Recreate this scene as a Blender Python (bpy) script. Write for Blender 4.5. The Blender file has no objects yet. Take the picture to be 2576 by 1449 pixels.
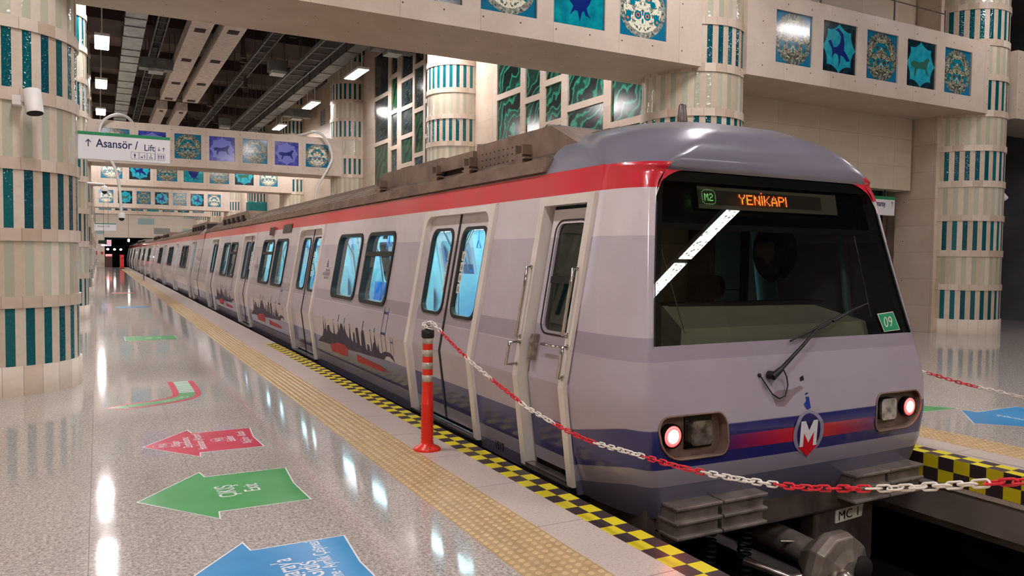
import bpy, math, random
from mathutils import Vector, Matrix
from mathutils.geometry import tessellate_polygon
random.seed(7)
PI = math.pi
SC = bpy.context.scene
COL = SC.collection

# ------------------------------------------------------------------ camera, world, exposure
F_PX, VPX, VPY, ROLL, CAMH = 1943.0, 247.7, 633.6, 0.01135, 1.6
Yc = Vector((VPX - 1288, -(VPY - 724.5), -F_PX)).normalized()
upv = Vector((math.sin(ROLL), math.cos(ROLL), 0.0))
kk = Vector((0, 0, -1.0))
Zc = (upv + kk * (-(upv.dot(Yc)) / kk.dot(Yc))).normalized()
Xc = Yc.cross(Zc)
R3 = Matrix((Xc, Yc, Zc))            # world = R3 @ cam
cam_d = bpy.data.cameras.new('camera')
cam_d.sensor_width = 36.0
cam_d.lens = F_PX / 2576.0 * 36.0
cam_d.clip_start = 0.05
cam_d.clip_end = 400
cam = bpy.data.objects.new('camera', cam_d)
COL.objects.link(cam)
cam.matrix_world = Matrix.Translation((0, 0, CAMH)) @ R3.to_4x4()
SC.camera = cam
W = bpy.data.worlds.new('world')
SC.world = W
W.use_nodes = True
W.node_tree.nodes['Background'].inputs[0].default_value = (1.0, 0.93, 0.88, 1)
W.node_tree.nodes['Background'].inputs[1].default_value = 0.22
SC.view_settings.view_transform = 'Standard'
SC.view_settings.look = 'None'
SC.view_settings.gamma = 1.0
SC.view_settings.exposure = 0.0
LAMP = 120.0           # emission strength of the ceiling troffers
try:
    SC.cycles.max_bounces = 8
    SC.cycles.diffuse_bounces = 3
    SC.cycles.glossy_bounces = 4
    SC.cycles.transmission_bounces = 6
    SC.cycles.transparent_max_bounces = 12
    SC.cycles.caustics_reflective = False
    SC.cycles.caustics_refractive = False
    SC.cycles.sample_clamp_indirect = 6.0
except Exception:
    pass

# ------------------------------------------------------------------ mesh builder
class MB:
    def __init__(s):
        s.v, s.f, s.mi = [], [], []
        s.smooth = []
    def add(s, vs, fs, mi=0, sm=False):
        o = len(s.v)
        s.v += [tuple(p) for p in vs]
        for f in fs:
            s.f.append(tuple(i + o for i in f)); s.mi.append(mi); s.smooth.append(sm)
        return s
    def box(s, x0, x1, y0, y1, z0, z1, mi=0):
        v = [(x0,y0,z0),(x1,y0,z0),(x1,y1,z0),(x0,y1,z0),(x0,y0,z1),(x1,y0,z1),(x1,y1,z1),(x0,y1,z1)]
        f = [(0,3,2,1),(4,5,6,7),(0,1,5,4),(1,2,6,5),(2,3,7,6),(3,0,4,7)]
        return s.add(v, f, mi)
    def quad(s, a, b, c, d, mi=0):
        return s.add([a,b,c,d], [(0,1,2,3)], mi)
    def tube(s, pts, r, n=8, mi=0, cap=True, sm=True, closed=False):
        pts = [Vector(p) for p in pts]
        rr = r if isinstance(r, (list, tuple)) else [r]*len(pts)
        N = len(pts); vs = []
        t0 = (pts[1]-pts[0]).normalized()
        ref = Vector((0,0,1)) if abs(t0.z) < .9 else Vector((1,0,0))
        u = t0.cross(ref).normalized()
        for i, p in enumerate(pts):
            if closed: t = (pts[(i+1) % N]-pts[i-1]).normalized()
            elif i == 0: t = t0
            elif i == N-1: t = (pts[-1]-pts[-2]).normalized()
            else: t = (pts[i+1]-pts[i-1]).normalized()
            u = (u - t*u.dot(t))
            u = u.normalized() if u.length > 1e-6 else t.orthogonal().normalized()
            w = t.cross(u)
            for k in range(n):
                a = 2*PI*k/n
                vs.append(p + (u*math.cos(a) + w*math.sin(a))*rr[i])
        fs = []
        M = N if closed else N-1
        for i in range(M):
            j = (i+1) % N
            for k in range(n):
                k2 = (k+1) % n
                fs.append((i*n+k, i*n+k2, j*n+k2, j*n+k))
        s.add(vs, fs, mi, sm)
        if cap and not closed:
            s.add(vs[:n], [tuple(range(n))[::-1]], mi); s.add(vs[-n:], [tuple(range(n))], mi)
        return s
    def lathe(s, prof, n=32, c=(0,0,0), mi=0, sm=True, axis='z'):
        vs = []
        for r, z in prof:
            for k in range(n):
                a = 2*PI*k/n
                p = (r*math.cos(a), r*math.sin(a), z)
                if axis == 'y': p = (p[0], p[2], p[1])
                if axis == 'x': p = (p[2], p[0], p[1])
                vs.append((p[0]+c[0], p[1]+c[1], p[2]+c[2]))
        fs = []
        for i in range(len(prof)-1):
            for k in range(n):
                k2 = (k+1) % n
                q = (i*n+k, i*n+k2, (i+1)*n+k2, (i+1)*n+k)
                fs.append(q if axis != 'y' else q[::-1])
        s.add(vs, fs, mi, sm)
        if prof[0][0] > 1e-4: s.add(vs[:n], [tuple(range(n))[::-1]], mi)
        if prof[-1][0] > 1e-4: s.add(vs[-n:], [tuple(range(n))], mi)
        return s
    def poly(s, outer, holes=(), fn=None, mi=0, flip=False):
        """flat polygon with holes, 2D points mapped by fn(u, v) -> 3D"""
        loops = [[Vector((p[0], p[1], 0)) for p in l] for l in [outer] + list(holes)]
        flat = [p for l in loops for p in l]
        tr = tessellate_polygon(loops)
        fs = []
        for t in tr:
            a, b, c = [flat[i] for i in t]
            cr = (b-a).cross(c-a).z
            if abs(cr) < 1e-12: continue
            t = tuple(t) if cr > 0 else (t[0], t[2], t[1])
            fs.append(t[::-1] if flip else t)
        return s.add([fn(p.x, p.y) for p in flat], fs, mi)
    def prism(s, outer, fa, fb, holes=(), mi=0):
        """solid between two mappings of the same outline"""
        s.poly(outer, holes, fa, mi); s.poly(outer, holes, fb, mi, True)
        for l in [outer] + list(holes):
            n = len(l)
            vs = [fa(*p) for p in l] + [fb(*p) for p in l]
            s.add(vs, [(i, n+i, n+(i+1) % n, (i+1) % n) for i in range(n)], mi)
        return s
    def build(s, name, mats, parent=None, loc=None, label=None, kind=None, cat=None, group=None, bevel=0, fixn=False):
        me = bpy.data.meshes.new(name)
        me.from_pydata(s.v, [], s.f)
        mats = mats if isinstance(mats, (list, tuple)) else [mats]
        for m in mats: me.materials.append(m)
        me.polygons.foreach_set('material_index', s.mi)
        me.polygons.foreach_set('use_smooth', s.smooth)
        me.update()
        if fixn:
            import bmesh
            bm = bmesh.new(); bm.from_mesh(me)
            bmesh.ops.remove_doubles(bm, verts=bm.verts, dist=1e-5)
            bmesh.ops.recalc_face_normals(bm, faces=bm.faces)
            bm.to_mesh(me); bm.free()
        o = bpy.data.objects.new(name, me)
        COL.objects.link(o)
        if parent: o.parent = parent
        if loc: o.location = loc
        tag(o, label, cat, group, kind)
        if bevel:
            b = o.modifiers.new('bevel', 'BEVEL'); b.width = bevel; b.segments = 2; b.limit_method = 'ANGLE'
        return o

def tag(o, label=None, cat=None, group=None, kind=None):
    if label: o['label'] = label
    if cat: o['category'] = cat
    if group: o['group'] = group
    if kind: o['kind'] = kind
    return o
def thing(name, label, cat, loc=(0,0,0), rz=0, group=None):
    o = bpy.data.objects.new(name, None); COL.objects.link(o)
    o.empty_display_size = .2
    o.location = loc; o.rotation_euler = (0,0,rz)
    return tag(o, label, cat, group)
def dup(root, loc, rz=None, label=None, group=None):
    r = root.copy(); COL.objects.link(r); r.location = loc
    if rz is not None: r.rotation_euler = (0,0,rz)
    if label: r['label'] = label
    if group: r['group'] = group
    for ch in list(root.children):
        c = ch.copy(); COL.objects.link(c); c.parent = r
        for g in list(ch.children):
            d = g.copy(); COL.objects.link(d); d.parent = c
    return r
def rrect(a0, a1, b0, b1, r, n=5):
    out = []
    for cx, cy, s in ((a1-r, b1-r, 0), (a0+r, b1-r, 1), (a0+r, b0+r, 2), (a1-r, b0+r, 3)):
        for k in range(n+1):
            a = (s + k/n)*PI/2
            out.append((cx + r*math.cos(a), cy + r*math.sin(a)))
    return out
def text_mesh(txt, size, align='LEFT', bold=0.0):
    cu = bpy.data.curves.new('txt', 'FONT')
    cu.body = txt; cu.size = size; cu.align_x = align; cu.resolution_u = 3
    cu.offset = bold
    o = bpy.data.objects.new('txt', cu); COL.objects.link(o)
    bpy.context.view_layer.update()
    me = bpy.data.meshes.new_from_object(o)
    vs = [tuple(v.co) for v in me.vertices]; fs = [tuple(p.vertices) for p in me.polygons]
    COL.objects.unlink(o); bpy.data.objects.remove(o); bpy.data.meshes.remove(me); bpy.data.curves.remove(cu)
    return vs, fs
def add_text(mb, txt, size, fn, mi=0, align='LEFT', bold=0.0, sx=1.0):
    vs, fs = text_mesh(txt, size, align, bold)
    mb.add([fn(v[0]*sx, v[1]) for v in vs], fs, mi)

# ------------------------------------------------------------------ materials
def srgb(r, g, b):
    f = lambda c: (c/255/12.92) if c/255 <= .04045 else ((c/255+.055)/1.055)**2.4
    return (f(r), f(g), f(b), 1)
class NT:
    def __init__(s, name):
        s.m = bpy.data.materials.new(name); s.m.use_nodes = True
        s.t = s.m.node_tree; s.b = s.t.nodes['Principled BSDF']; s.L = s.t.links
    def n(s, typ, **kw):
        nd = s.t.nodes.new(typ)
        for k, v in kw.items(): setattr(nd, k, v)
        return nd
    def link(s, a, b): s.L.new(a, b)
    def inp(s, sock, v):
        if hasattr(v, 'is_output') or isinstance(v, bpy.types.NodeSocket): s.L.new(v, sock)
        else: sock.default_value = v
    def math(s, op, a, b=None, c=None, clamp=False):
        nd = s.n('ShaderNodeMath', operation=op, use_clamp=clamp)
        s.inp(nd.inputs[0], a)
        if b is not None: s.inp(nd.inputs[1], b)
        if c is not None: s.inp(nd.inputs[2], c)
        return nd.outputs[0]
    def mix(s, f, a, b, blend='MIX'):
        nd = s.n('ShaderNodeMix', data_type='RGBA', blend_type=blend)
        s.inp(nd.inputs[0], f); s.inp(nd.inputs[6], a); s.inp(nd.inputs[7], b)
        return nd.outputs[2]
    def co(s): return s.n('ShaderNodeTexCoord').outputs['Object']
    def sep(s, v):
        nd = s.n('ShaderNodeSeparateXYZ'); s.link(v, nd.inputs[0]); return nd.outputs
    def comb(s, x, y, z):
        nd = s.n('ShaderNodeCombineXYZ')
        for i, q in enumerate((x, y, z)): s.inp(nd.inputs[i], q)
        return nd.outputs[0]
    def noise(s, vec, scale, detail=3, rough=.5):
        nd = s.n('ShaderNodeTexNoise'); s.link(vec, nd.inputs['Vector'])
        nd.inputs['Scale'].default_value = scale; nd.inputs['Detail'].default_value = detail
        nd.inputs['Roughness'].default_value = rough
        return nd.outputs[0]
    def vor(s, vec, scale, feat='F1'):
        nd = s.n('ShaderNodeTexVoronoi', feature=feat); s.link(vec, nd.inputs['Vector'])
        nd.inputs['Scale'].default_value = scale
        return nd
    def ramp(s, fac, stops, interp='LINEAR'):
        nd = s.n('ShaderNodeValToRGB'); cr = nd.color_ramp; cr.interpolation = interp
        while len(cr.elements) < len(stops): cr.elements.new(0.5)
        for e, (p, c) in zip(cr.elements, stops): e.position = p; e.color = c
        s.inp(nd.inputs[0], fac)
        return nd.outputs[0]
    def bump(s, h, dist=.01, strength=.5):
        nd = s.n('ShaderNodeBump'); nd.inputs['Strength'].default_value = strength
        nd.inputs['Distance'].default_value = dist
        s.link(h, nd.inputs['Height']); s.link(nd.outputs[0], s.b.inputs['Normal'])
    def set(s, col=None, rough=None, metal=None, spec=None, coat=None, coatr=None, emit=None, es=None):
        I = s.b.inputs
        if col is not None: s.inp(I['Base Color'], col)
        if rough is not None: s.inp(I['Roughness'], rough)
        if metal is not None: I['Metallic'].default_value = metal
        if spec is not None: I['Specular IOR Level'].default_value = spec
        if coat is not None: I['Coat Weight'].default_value = coat
        if coatr is not None: I['Coat Roughness'].default_value = coatr
        if emit is not None: s.inp(I['Emission Color'], emit)
        if es is not None: I['Emission Strength'].default_value = es
        return s.m
def mat(name, rgb, rough=.5, metal=0, **kw):
    t = NT(name); c = srgb(*rgb)
    return t.set(c, rough, metal, **kw)
def mat_var(name, rgb1, rgb2, scale, rough=.5, metal=0, detail=4, bump=0, **kw):
    t = NT(name); nz = t.noise(t.co(), scale, detail)
    c = t.ramp(nz, [(.35, srgb(*rgb1)), (.65, srgb(*rgb2))])
    if bump: t.bump(nz, bump, .6)
    return t.set(c, rough, metal, **kw)
def glass(name, tint, fac=.12, rough=.02, glossy=(1,1,1,1)):
    t = NT(name)
    tr = t.n('ShaderNodeBsdfTransparent'); tr.inputs[0].default_value = tint
    gl = t.n('ShaderNodeBsdfGlossy'); gl.inputs['Roughness'].default_value = rough; gl.inputs[0].default_value = glossy
    fr = t.n('ShaderNodeFresnel'); fr.inputs[0].default_value = 1.5
    f = t.math('MAXIMUM', fr.outputs[0], fac)
    mx = t.n('ShaderNodeMixShader'); t.link(f, mx.inputs[0]); t.link(tr.outputs[0], mx.inputs[1]); t.link(gl.outputs[0], mx.inputs[2])
    t.link(mx.outputs[0], t.t.nodes['Material Output'].inputs[0])
    return t.m
def emis(name, rgb, strength):
    t = NT(name)
    return t.set((0.8,.8,.8,1), .5, emit=srgb(*rgb), es=strength)

def stone_mat(name, a, b, dots=None, rough=.45, slab=None):
    t = NT(name); co = t.co(); x, y, z = t.sep(co)
    n1 = t.noise(co, 1.3, 5, .6); n2 = t.noise(co, 22, 3, .6)
    c = t.ramp(n1, [(.3, srgb(*a)), (.7, srgb(*b))])
    c = t.mix(t.math('MULTIPLY', n2, .22), c, srgb(150,122,100))
    if slab:       # per-slab tint and thin joints: slab=(sx, sy, sz)
        cells = []; js = []
        for q, s_ in zip((x, y, z), slab):
            if not s_: continue
            d = t.math('DIVIDE', q, s_)
            cells.append(t.math('FLOOR', d))
            fr = t.math('FRACT', d)
            js.append(t.math('LESS_THAN', fr, .004/s_*1.2))
        wn = t.n('ShaderNodeTexWhiteNoise', noise_dimensions='3D')
        while len(cells) < 3: cells.append(0.0)
        t.link(t.comb(*cells[:3]), wn.inputs[0])
        c = t.mix(t.math('MULTIPLY', wn.outputs[0], .16), c, srgb(250,240,228))
        j = js[0]
        for q in js[1:]: j = t.math('MAXIMUM', j, q)
        c = t.mix(t.math('MULTIPLY', j, .7), c, srgb(110,88,72))
    if dots:
        dm = None
        for (q1, q2, p1, p2, o1, o2) in dots:
            Q = {'x': x, 'y': y, 'z': z}
            u = t.math('SUBTRACT', t.math('FRACT', t.math('DIVIDE', t.math('ADD', Q[q1], o1), p1)), .5)
            v = t.math('SUBTRACT', t.math('FRACT', t.math('DIVIDE', t.math('ADD', Q[q2], o2), p2)), .5)
            u = t.math('MULTIPLY', u, p1); v = t.math('MULTIPLY', v, p2)
            d = t.math('SQRT', t.math('ADD', t.math('MULTIPLY', u, u), t.math('MULTIPLY', v, v)))
            k = t.math('LESS_THAN', d, .013)
            dm = k if dm is None else t.math('MAXIMUM', dm, k)
        c = t.mix(dm, c, srgb(70,48,38))
    return t.set(c, rough)

M = {}
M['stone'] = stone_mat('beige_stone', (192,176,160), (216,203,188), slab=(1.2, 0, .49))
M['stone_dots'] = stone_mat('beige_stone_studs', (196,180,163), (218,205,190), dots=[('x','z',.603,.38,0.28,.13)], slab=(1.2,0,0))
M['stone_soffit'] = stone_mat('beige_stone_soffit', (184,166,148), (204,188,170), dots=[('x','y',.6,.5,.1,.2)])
M['stone_wall'] = stone_mat('beige_stone_wall', (188,170,150), (208,192,174), dots=[('y','z',.8,.9,.1,.2)], slab=(0,1.2,.6))
M['panel_wall'] = stone_mat('beige_wall_panels', (204,190,166), (218,205,184), slab=(1.21,1.21,.62))
M['end_wall'] = stone_mat('cream_end_wall', (222,212,196), (232,222,208), slab=(0,0,1.15))
M['dark_wall'] = mat_var('grey_wall', (92,92,100), (112,112,120), .8, .6)
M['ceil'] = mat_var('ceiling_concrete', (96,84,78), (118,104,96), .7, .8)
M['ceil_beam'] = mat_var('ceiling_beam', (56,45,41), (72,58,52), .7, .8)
M['galv'] = mat_var('galvanised', (150,158,158), (190,196,194), 3, .38, .6)
M['duct_foil'] = mat_var('foil_duct', (196,186,178), (226,216,206), 6, .45, .15, bump=.01)
M['dark'] = mat('dark_hollow', (24,20,20), .8)
M['white'] = mat('white_enamel', (232,230,226), .4)
M['white_paint'] = mat('white_sign', (240,240,244), .35)
M['climber'] = mat_var('climber_steel', (128,118,110), (168,158,150), 6, .38, .5)
M['galv_dark'] = mat_var('dull_galvanised', (96,98,98), (126,128,126), 3, .5, .3)
M['black'] = mat('black_rubber', (22,20,20), .5)
M['blackgloss'] = mat('black_gloss', (14,13,14), .12)
M['steel'] = mat_var('brushed_steel', (150,138,130), (196,186,178), 14, .25, .9)
M['darksteel'] = mat_var('dark_steel', (92,82,78), (120,108,102), 5, .45, .6)
M['navy'] = mat('navy_print', (34,30,92), .4)
M['green_sign'] = mat('green_sign', (20,140,90), .4)
M['lamp'] = emis('lamp_diffuser', (255,246,246), LAMP)
M['yellow'] = mat('hazard_yellow', (238,222,40), .35)
M['tapeblack'] = mat('hazard_black', (66,54,56), .35)
M['tactile'] = mat_var('tactile_tile', (184,154,112), (200,170,128), 9, .4)
M['tactile_stud'] = mat_var('tactile_stud', (212,184,136), (226,200,152), 9, .35)
M['track_dark'] = mat_var('track_bed', (40,34,32), (62,54,50), 3, .9)
M['redplastic'] = mat('orange_red_plastic', (240,44,24), .32)
M['reflective'] = mat_var('reflective_band', (176,172,160), (200,196,186), 30, .3, .2)
M['chain_red'] = mat('red_chain_plastic', (226,32,52), .35)
M['chain_white'] = mat('white_chain_plastic', (246,240,232), .35)

# polished granite platform floor
t = NT('granite_floor'); co = t.co(); x, y, z = t.sep(co)
v1 = t.noise(co, 52, 4, .82); v2 = t.noise(co, 15, 4, .7); v3 = t.noise(co, .5, 3)
c = t.ramp(v1, [(.35, srgb(100,90,84)), (.43, srgb(166,157,150)), (.52, srgb(200,193,186)), (.62, srgb(240,236,230))])
c = t.mix(.25, c, t.ramp(v2, [(.35, srgb(138,128,122)), (.65, srgb(212,206,199))]))
c = t.mix(t.math('MULTIPLY', v3, .25), c, srgb(172,156,144))
j = t.math('LESS_THAN', t.math('ABSOLUTE', t.math('ADD', x, .06)), .0025)
for jx in (1.53, .575, 8.9, 10.5):
    k = t.math('LESS_THAN', t.math('ABSOLUTE', t.math('SUBTRACT', x, jx)), .002)
    j = t.math('MAXIMUM', j, t.math('MULTIPLY', k, .6))
k = t.math('LESS_THAN', t.math('FRACT', t.math('DIVIDE', y, 1.275)), .0022)
j = t.math('MAXIMUM', j, t.math('MULTIPLY', k, .35))
c = t.mix(t.math('MULTIPLY', j, .6), c, srgb(96,82,74))
rn = t.noise(co, 3, 3)
M['granite'] = t.set(c, t.math('MULTIPLY_ADD', rn, .07, .035), spec=.40)
# light granite kerb slabs
t = NT('kerb_granite'); co = t.co(); x, y, z = t.sep(co)
v1 = t.noise(co, 60, 3, .7)
c = t.ramp(v1, [(.27, srgb(140,124,116)), (.4, srgb(206,192,182)), (.7, srgb(222,210,200))])
fr = t.math('FRACT', t.math('DIVIDE', t.math('SUBTRACT', y, .452), .862))
c = t.mix(t.math('MULTIPLY', t.math('LESS_THAN', fr, .008), .75), c, srgb(90,76,70))
M['kerb'] = t.set(c, .28)

# column shaft: alternating belts of teal glass / pale green glass strips between stone
PER, T0 = 1.52, .33
t = NT('column_tiles'); co = t.co(); x, y, z = t.sep(co)
ang = t.math('DIVIDE', t.math('ARCTAN2', y, x), 2*PI/28)
fa = t.math('FRACT', t.math('ADD', ang, 40.0))
strip = t.math('LESS_THAN', fa, .47)
idx = t.math('FLOOR', t.math('ADD', ang, 40.0))
zz = t.math('DIVIDE', t.math('SUBTRACT', z, T0), PER)
fz = t.math('FRACT', t.math('ADD', zz, 10.0)); iz = t.math('FLOOR', t.math('MULTIPLY', t.math('ADD', zz, 10.0), 2.0))
teal_z = t.math('LESS_THAN', fz, .46)
base = t.math('LESS_THAN', z, T0)
wn = t.n('ShaderNodeTexWhiteNoise', noise_dimensions='2D'); t.link(t.comb(idx, iz, 0.0), wn.inputs[0])
nz = t.noise(co, 9, 4, .6)
stone = t.ramp(t.math('MULTIPLY_ADD', wn.outputs[0], .5, t.math('MULTIPLY', nz, .5)), [(.2, srgb(190,172,148)), (.8, srgb(220,208,192))])
teal = t.ramp(wn.outputs[0], [(0, srgb(0,72,84)), (.5, srgb(0,86,96)), (1, srgb(6,100,106))])
pale = t.ramp(wn.outputs[0], [(0, srgb(172,174,152)), (1, srgb(194,194,174))])
g = t.mix(teal_z, pale, teal)
isg = t.math('MULTIPLY', strip, t.math('SUBTRACT', 1.0, base))
c = t.mix(isg, stone, g)
ro = t.math('MULTIPLY_ADD', isg, -.36, .45)
vb = t.vor(co, 26).outputs[0]
t.bump(t.math('MULTIPLY', t.math('MULTIPLY', vb, isg), t.math('MULTIPLY_ADD', teal_z, .7, .3)), .010, .45)
M['column'] = t.set(c, ro)
t = NT('column_ring'); co = t.co(); x, y, z = t.sep(co)
ang = t.math('ADD', t.math('DIVIDE', t.math('ARCTAN2', y, x), 2*PI/28), 40.2)
wn = t.n('ShaderNodeTexWhiteNoise', noise_dimensions='2D'); t.link(t.comb(t.math('FLOOR', ang), t.math('FLOOR', t.math('MULTIPLY', z, 1.31)), 0.0), wn.inputs[0])
c = t.ramp(t.math('MULTIPLY_ADD', wn.outputs[0], .6, t.math('MULTIPLY', t.noise(co, 8, 4), .4)), [(.2, srgb(190,170,148)), (.8, srgb(222,208,192))])
c = t.mix(t.math('MULTIPLY', t.math('LESS_THAN', t.math('FRACT', ang), .025), .7), c, srgb(110,88,72))
M['ring'] = t.set(c, .45)

# glazed art tiles (object coords: x across, z up, tile centred on origin, half size .46)
def art(name, kind, dark=1.0, hue=0):
    t = NT(name); co = t.co(); x, y, z = t.sep(co)
    r = t.math('SQRT', t.math('ADD', t.math('MULTIPLY', x, x), t.math('MULTIPLY', z, z)))
    if kind.startswith('medallion'):  # one glaze in two copies
        ax = t.math('ABSOLUTE', x); sy = t.comb(ax, 0.0, z)
        n1 = t.noise(sy, 9, 2, .5)
        wn_ = t.n('ShaderNodeVectorMath', operation='ADD'); t.link(sy, wn_.inputs[0])
        nn_ = t.n('ShaderNodeTexNoise'); t.link(sy, nn_.inputs['Vector']); nn_.inputs['Scale'].default_value = 5; t.link(nn_.outputs[1], wn_.inputs[1])
        wv = wn_.outputs[0]
        va = t.vor(wv, 6.5, 'DISTANCE_TO_EDGE').outputs[0]
        vb_ = t.vor(wv, 15).outputs[0]; vc = t.vor(sy, 5.2).outputs[0]
        c = t.mix(t.math('GREATER_THAN', n1, .54), srgb(236,234,212) if kind == 'medallion' else srgb(92,98,84), srgb(96,118,112) if kind == 'medallion' else srgb(44,62,60))
        c = t.mix(t.math('LESS_THAN', vb_, .26), c, srgb(52,62,58))
        c = t.mix(t.math('LESS_THAN', va, .05 if kind == 'medallion' else .07), c, srgb(228,226,204) if kind == 'medallion' else srgb(196,192,160))
        c = t.mix(t.math('LESS_THAN', vc, .36), c, srgb(0,122,146))
        c = t.mix(t.math('LESS_THAN', vc, .20), c, srgb(196,128,88) if kind == 'medallion' else srgb(70,74,60))
        c = t.mix(t.math('LESS_THAN', vc, .10), c, srgb(20,60,120))
        edge = t.math('GREATER_THAN', r, .37)
        c = t.mix(t.math('MULTIPLY', edge, .75), c, t.ramp(t.noise(co, 22, 2), [(.45, srgb(40,54,60)), (.6, srgb(150,160,150))]))
        c = t.mix(t.math('GREATER_THAN', r, .455), c, srgb(14,112,148))
    elif kind == 'blue':
        n1 = t.noise(co, 5, 3); c = t.ramp(n1, [(.35, srgb(40,48,140)), (.65, srgb(84,92,196))])
    elif kind == 'teal':
        n1 = t.noise(co, 5, 3); c = t.ramp(n1, [(.3, srgb(0,110,130)), (.5, srgb(0,140,156)), (.7, srgb(10,166,176))])
    elif kind == 'deep':
        n1 = t.noise(co, 6, 3); c = t.ramp(n1, [(.35, srgb(8,20,30)), (.65, srgb(10,60,74))])
    return t.set(c, .12, spec=.6)
for k in ('medallion', 'medallion_dark', 'blue', 'teal', 'deep'): M['art_'+k] = art('art_tile_'+k, k)
M['turq'] = mat_var('turquoise_glaze', (20,150,176), (44,176,196), 7, .12)
M['bird'] = mat('bird_blue_glaze', (16,40,120), .12)
M['inkline'] = mat('ink_glaze', (6,20,50), .15)
# glass-like mosaic panels on the side wall
def mosaic(name, stops, scale, dist):
    t = NT(name); co = t.co()
    w = t.n('ShaderNodeTexWave', wave_type='BANDS', bands_direction='DIAGONAL'); t.link(co, w.inputs[0])
    w.inputs['Scale'].default_value = scale; w.inputs['Distortion'].default_value = dist; w.inputs['Detail'].default_value = 3; w.inputs['Detail Scale'].default_value = 1.4
    c = t.ramp(w.outputs[1], stops)
    return t.set(c, .14, spec=.6)
M['mos_green'] = mosaic('green_glass_mosaic', [(.0, srgb(18,26,26)), (.28, srgb(20,44,42)), (.36, srgb(24,104,84)), (.6, srgb(52,150,122)), (.72, srgb(30,112,92)), (.9, srgb(18,62,54))], .8, 9)
M['mos_dark'] = mosaic('dark_leaf_mosaic', [(.0, srgb(24,32,34)), (.45, srgb(40,54,52)), (.55, srgb(120,132,120)), (.62, srgb(52,66,66)), (1, srgb(28,52,62))], 1.3, 12)
M['mos_leaf'] = mosaic('leaf_green_mosaic', [(.0, srgb(14,30,34)), (.5, srgb(18,52,50)), (.72, srgb(40,120,40)), (1, srgb(20,60,60))], 1.2, 8)
def pixgrid(name, a, b):
    t = NT(name); co = t.co(); x, y, z = t.sep(co)
    bt = t.n('ShaderNodeTexBrick'); t.link(t.comb(t.math('ADD', x, y), z, 0.0), bt.inputs[0])
    bt.inputs['Scale'].default_value = 3.0; bt.inputs['Mortar Size'].default_value = .05
    bt.inputs['Color1'].default_value = srgb(*a); bt.inputs['Color2'].default_value = srgb(*a); bt.inputs['Mortar'].default_value = srgb(*b)
    return t.set(bt.outputs[0], .3)
M['grid_teal'] = pixgrid('teal_tile_grid', (96,164,170), (196,206,196))
M['grid_dark'] = pixgrid('dark_tile_grid', (58,76,82), (190,194,182))

# train paint
UP, MID, LOW, BLUE, BANDL, BOT = srgb(226,218,222), srgb(198,190,200), srgb(164,154,168), srgb(34,38,112), srgb(150,144,160), srgb(96,94,116)
RED = srgb(222,22,50)
def paint(name, front):
    t = NT(name); co = t.co(); x, y, z = t.sep(co)
    zc = z
    if front:
        k = t.math('DIVIDE', t.math('SUBTRACT', .80, y), .62, clamp=True)
        k = t.math('SMOOTH_MIN', k, 1.0, .25)
        zc = t.math('SUBTRACT', z, t.math('MULTIPLY', k, .13))
        zc = t.mix(t.math('LESS_THAN', z, .75), t.comb(z, z, z), t.comb(zc, zc, zc))
        zc = t.sep(zc)[0]
    u = t.math('DIVIDE', t.math('ADD', zc, .3), 3.0)
    P = lambda q: (q + .3)/3.0
    c = t.ramp(u, [(0, BOT), (P(-.005), BANDL), (P(.115), BLUE), (P(.375), MID if front else MID), (P(.92), LOW), (P(1.08), MID), (P(1.75), UP), (P(2.075), RED), (P(2.262), srgb(126,122,138))], 'CONSTANT')
    if not front:   # slightly greyer lower door band towards the skirt
        g = t.math('MULTIPLY', t.math('LESS_THAN', zc, .92), t.math('GREATER_THAN', zc, .375))
        c = t.mix(t.math('MULTIPLY', g, .55), c, LOW)
    else:
        g = t.math('MULTIPLY', t.math('LESS_THAN', zc, 1.02), t.math('GREATER_THAN', zc, .375))
        c = t.mix(t.math('MULTIPLY', g, .55), c, LOW)
        dx = t.math('ABSOLUTE', t.math('SUBTRACT', x, 4.435))
        f = t.math('SUBTRACT', 1.0, t.math('DIVIDE', t.math('SUBTRACT', dx, .12), .72), clamp=True)
        s1 = t.math('MULTIPLY', t.math('GREATER_THAN', z, .325), t.math('LESS_THAN', z, .425))
        s1 = t.math('MULTIPLY', s1, t.math('LESS_THAN', y, .3))
        c = t.mix(t.math('MULTIPLY', f, s1), c, srgb(216,16,44))
    d1 = t.noise(co, 1.1, 5, .65)
    c = t.mix(t.math('MULTIPLY', t.ramp(d1, [(.45, (0,0,0,1)), (.75, (1,1,1,1))]), .22), c, srgb(120,100,90))
    return t.set(c, .3, coat=.6, coatr=.06)
M['side'] = paint('train_side_paint', False)
M['front'] = paint('train_front_paint', True)
M['dome'] = mat_var('cab_roof_paint', (118,115,130), (132,128,144), 1.0, .28, coat=.6, coatr=.1)
M['frame_white'] = mat_var('door_surround_white', (222,214,206), (236,230,224), 2, .35)
M['roof'] = mat_var('dusty_roof', (112,98,88), (146,130,116), 3, .5, .2)
M['roof_unit'] = mat_var('dusty_brown_metal', (112,92,80), (142,120,104), 4, .6)
M['roof_dark'] = mat('roof_dark', (52,42,38), .7)
M['win_glass'] = glass('window_glass', (.72,.92,.95,1), .05)
M['ws_glass'] = glass('windscreen_glass', (.66,.70,.64,1), .07, .005)
M['cabwin'] = glass('cab_door_glass', (.25,.36,.26,1), .10)
M['int_white'] = mat_var('interior_panel', (160,212,220), (196,234,238), 3, .4)
M['int_lamp'] = emis('interior_lamp', (222,248,255), 20)
M['seat_blue'] = mat('seat_blue', (0,118,206), .25)
M['strap_blue'] = mat('strap_blue', (40,130,200), .4)
M['skyline'] = mat_var('skyline_print', (56,48,68), (70,60,82), 5, .55, spec=.2)
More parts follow.
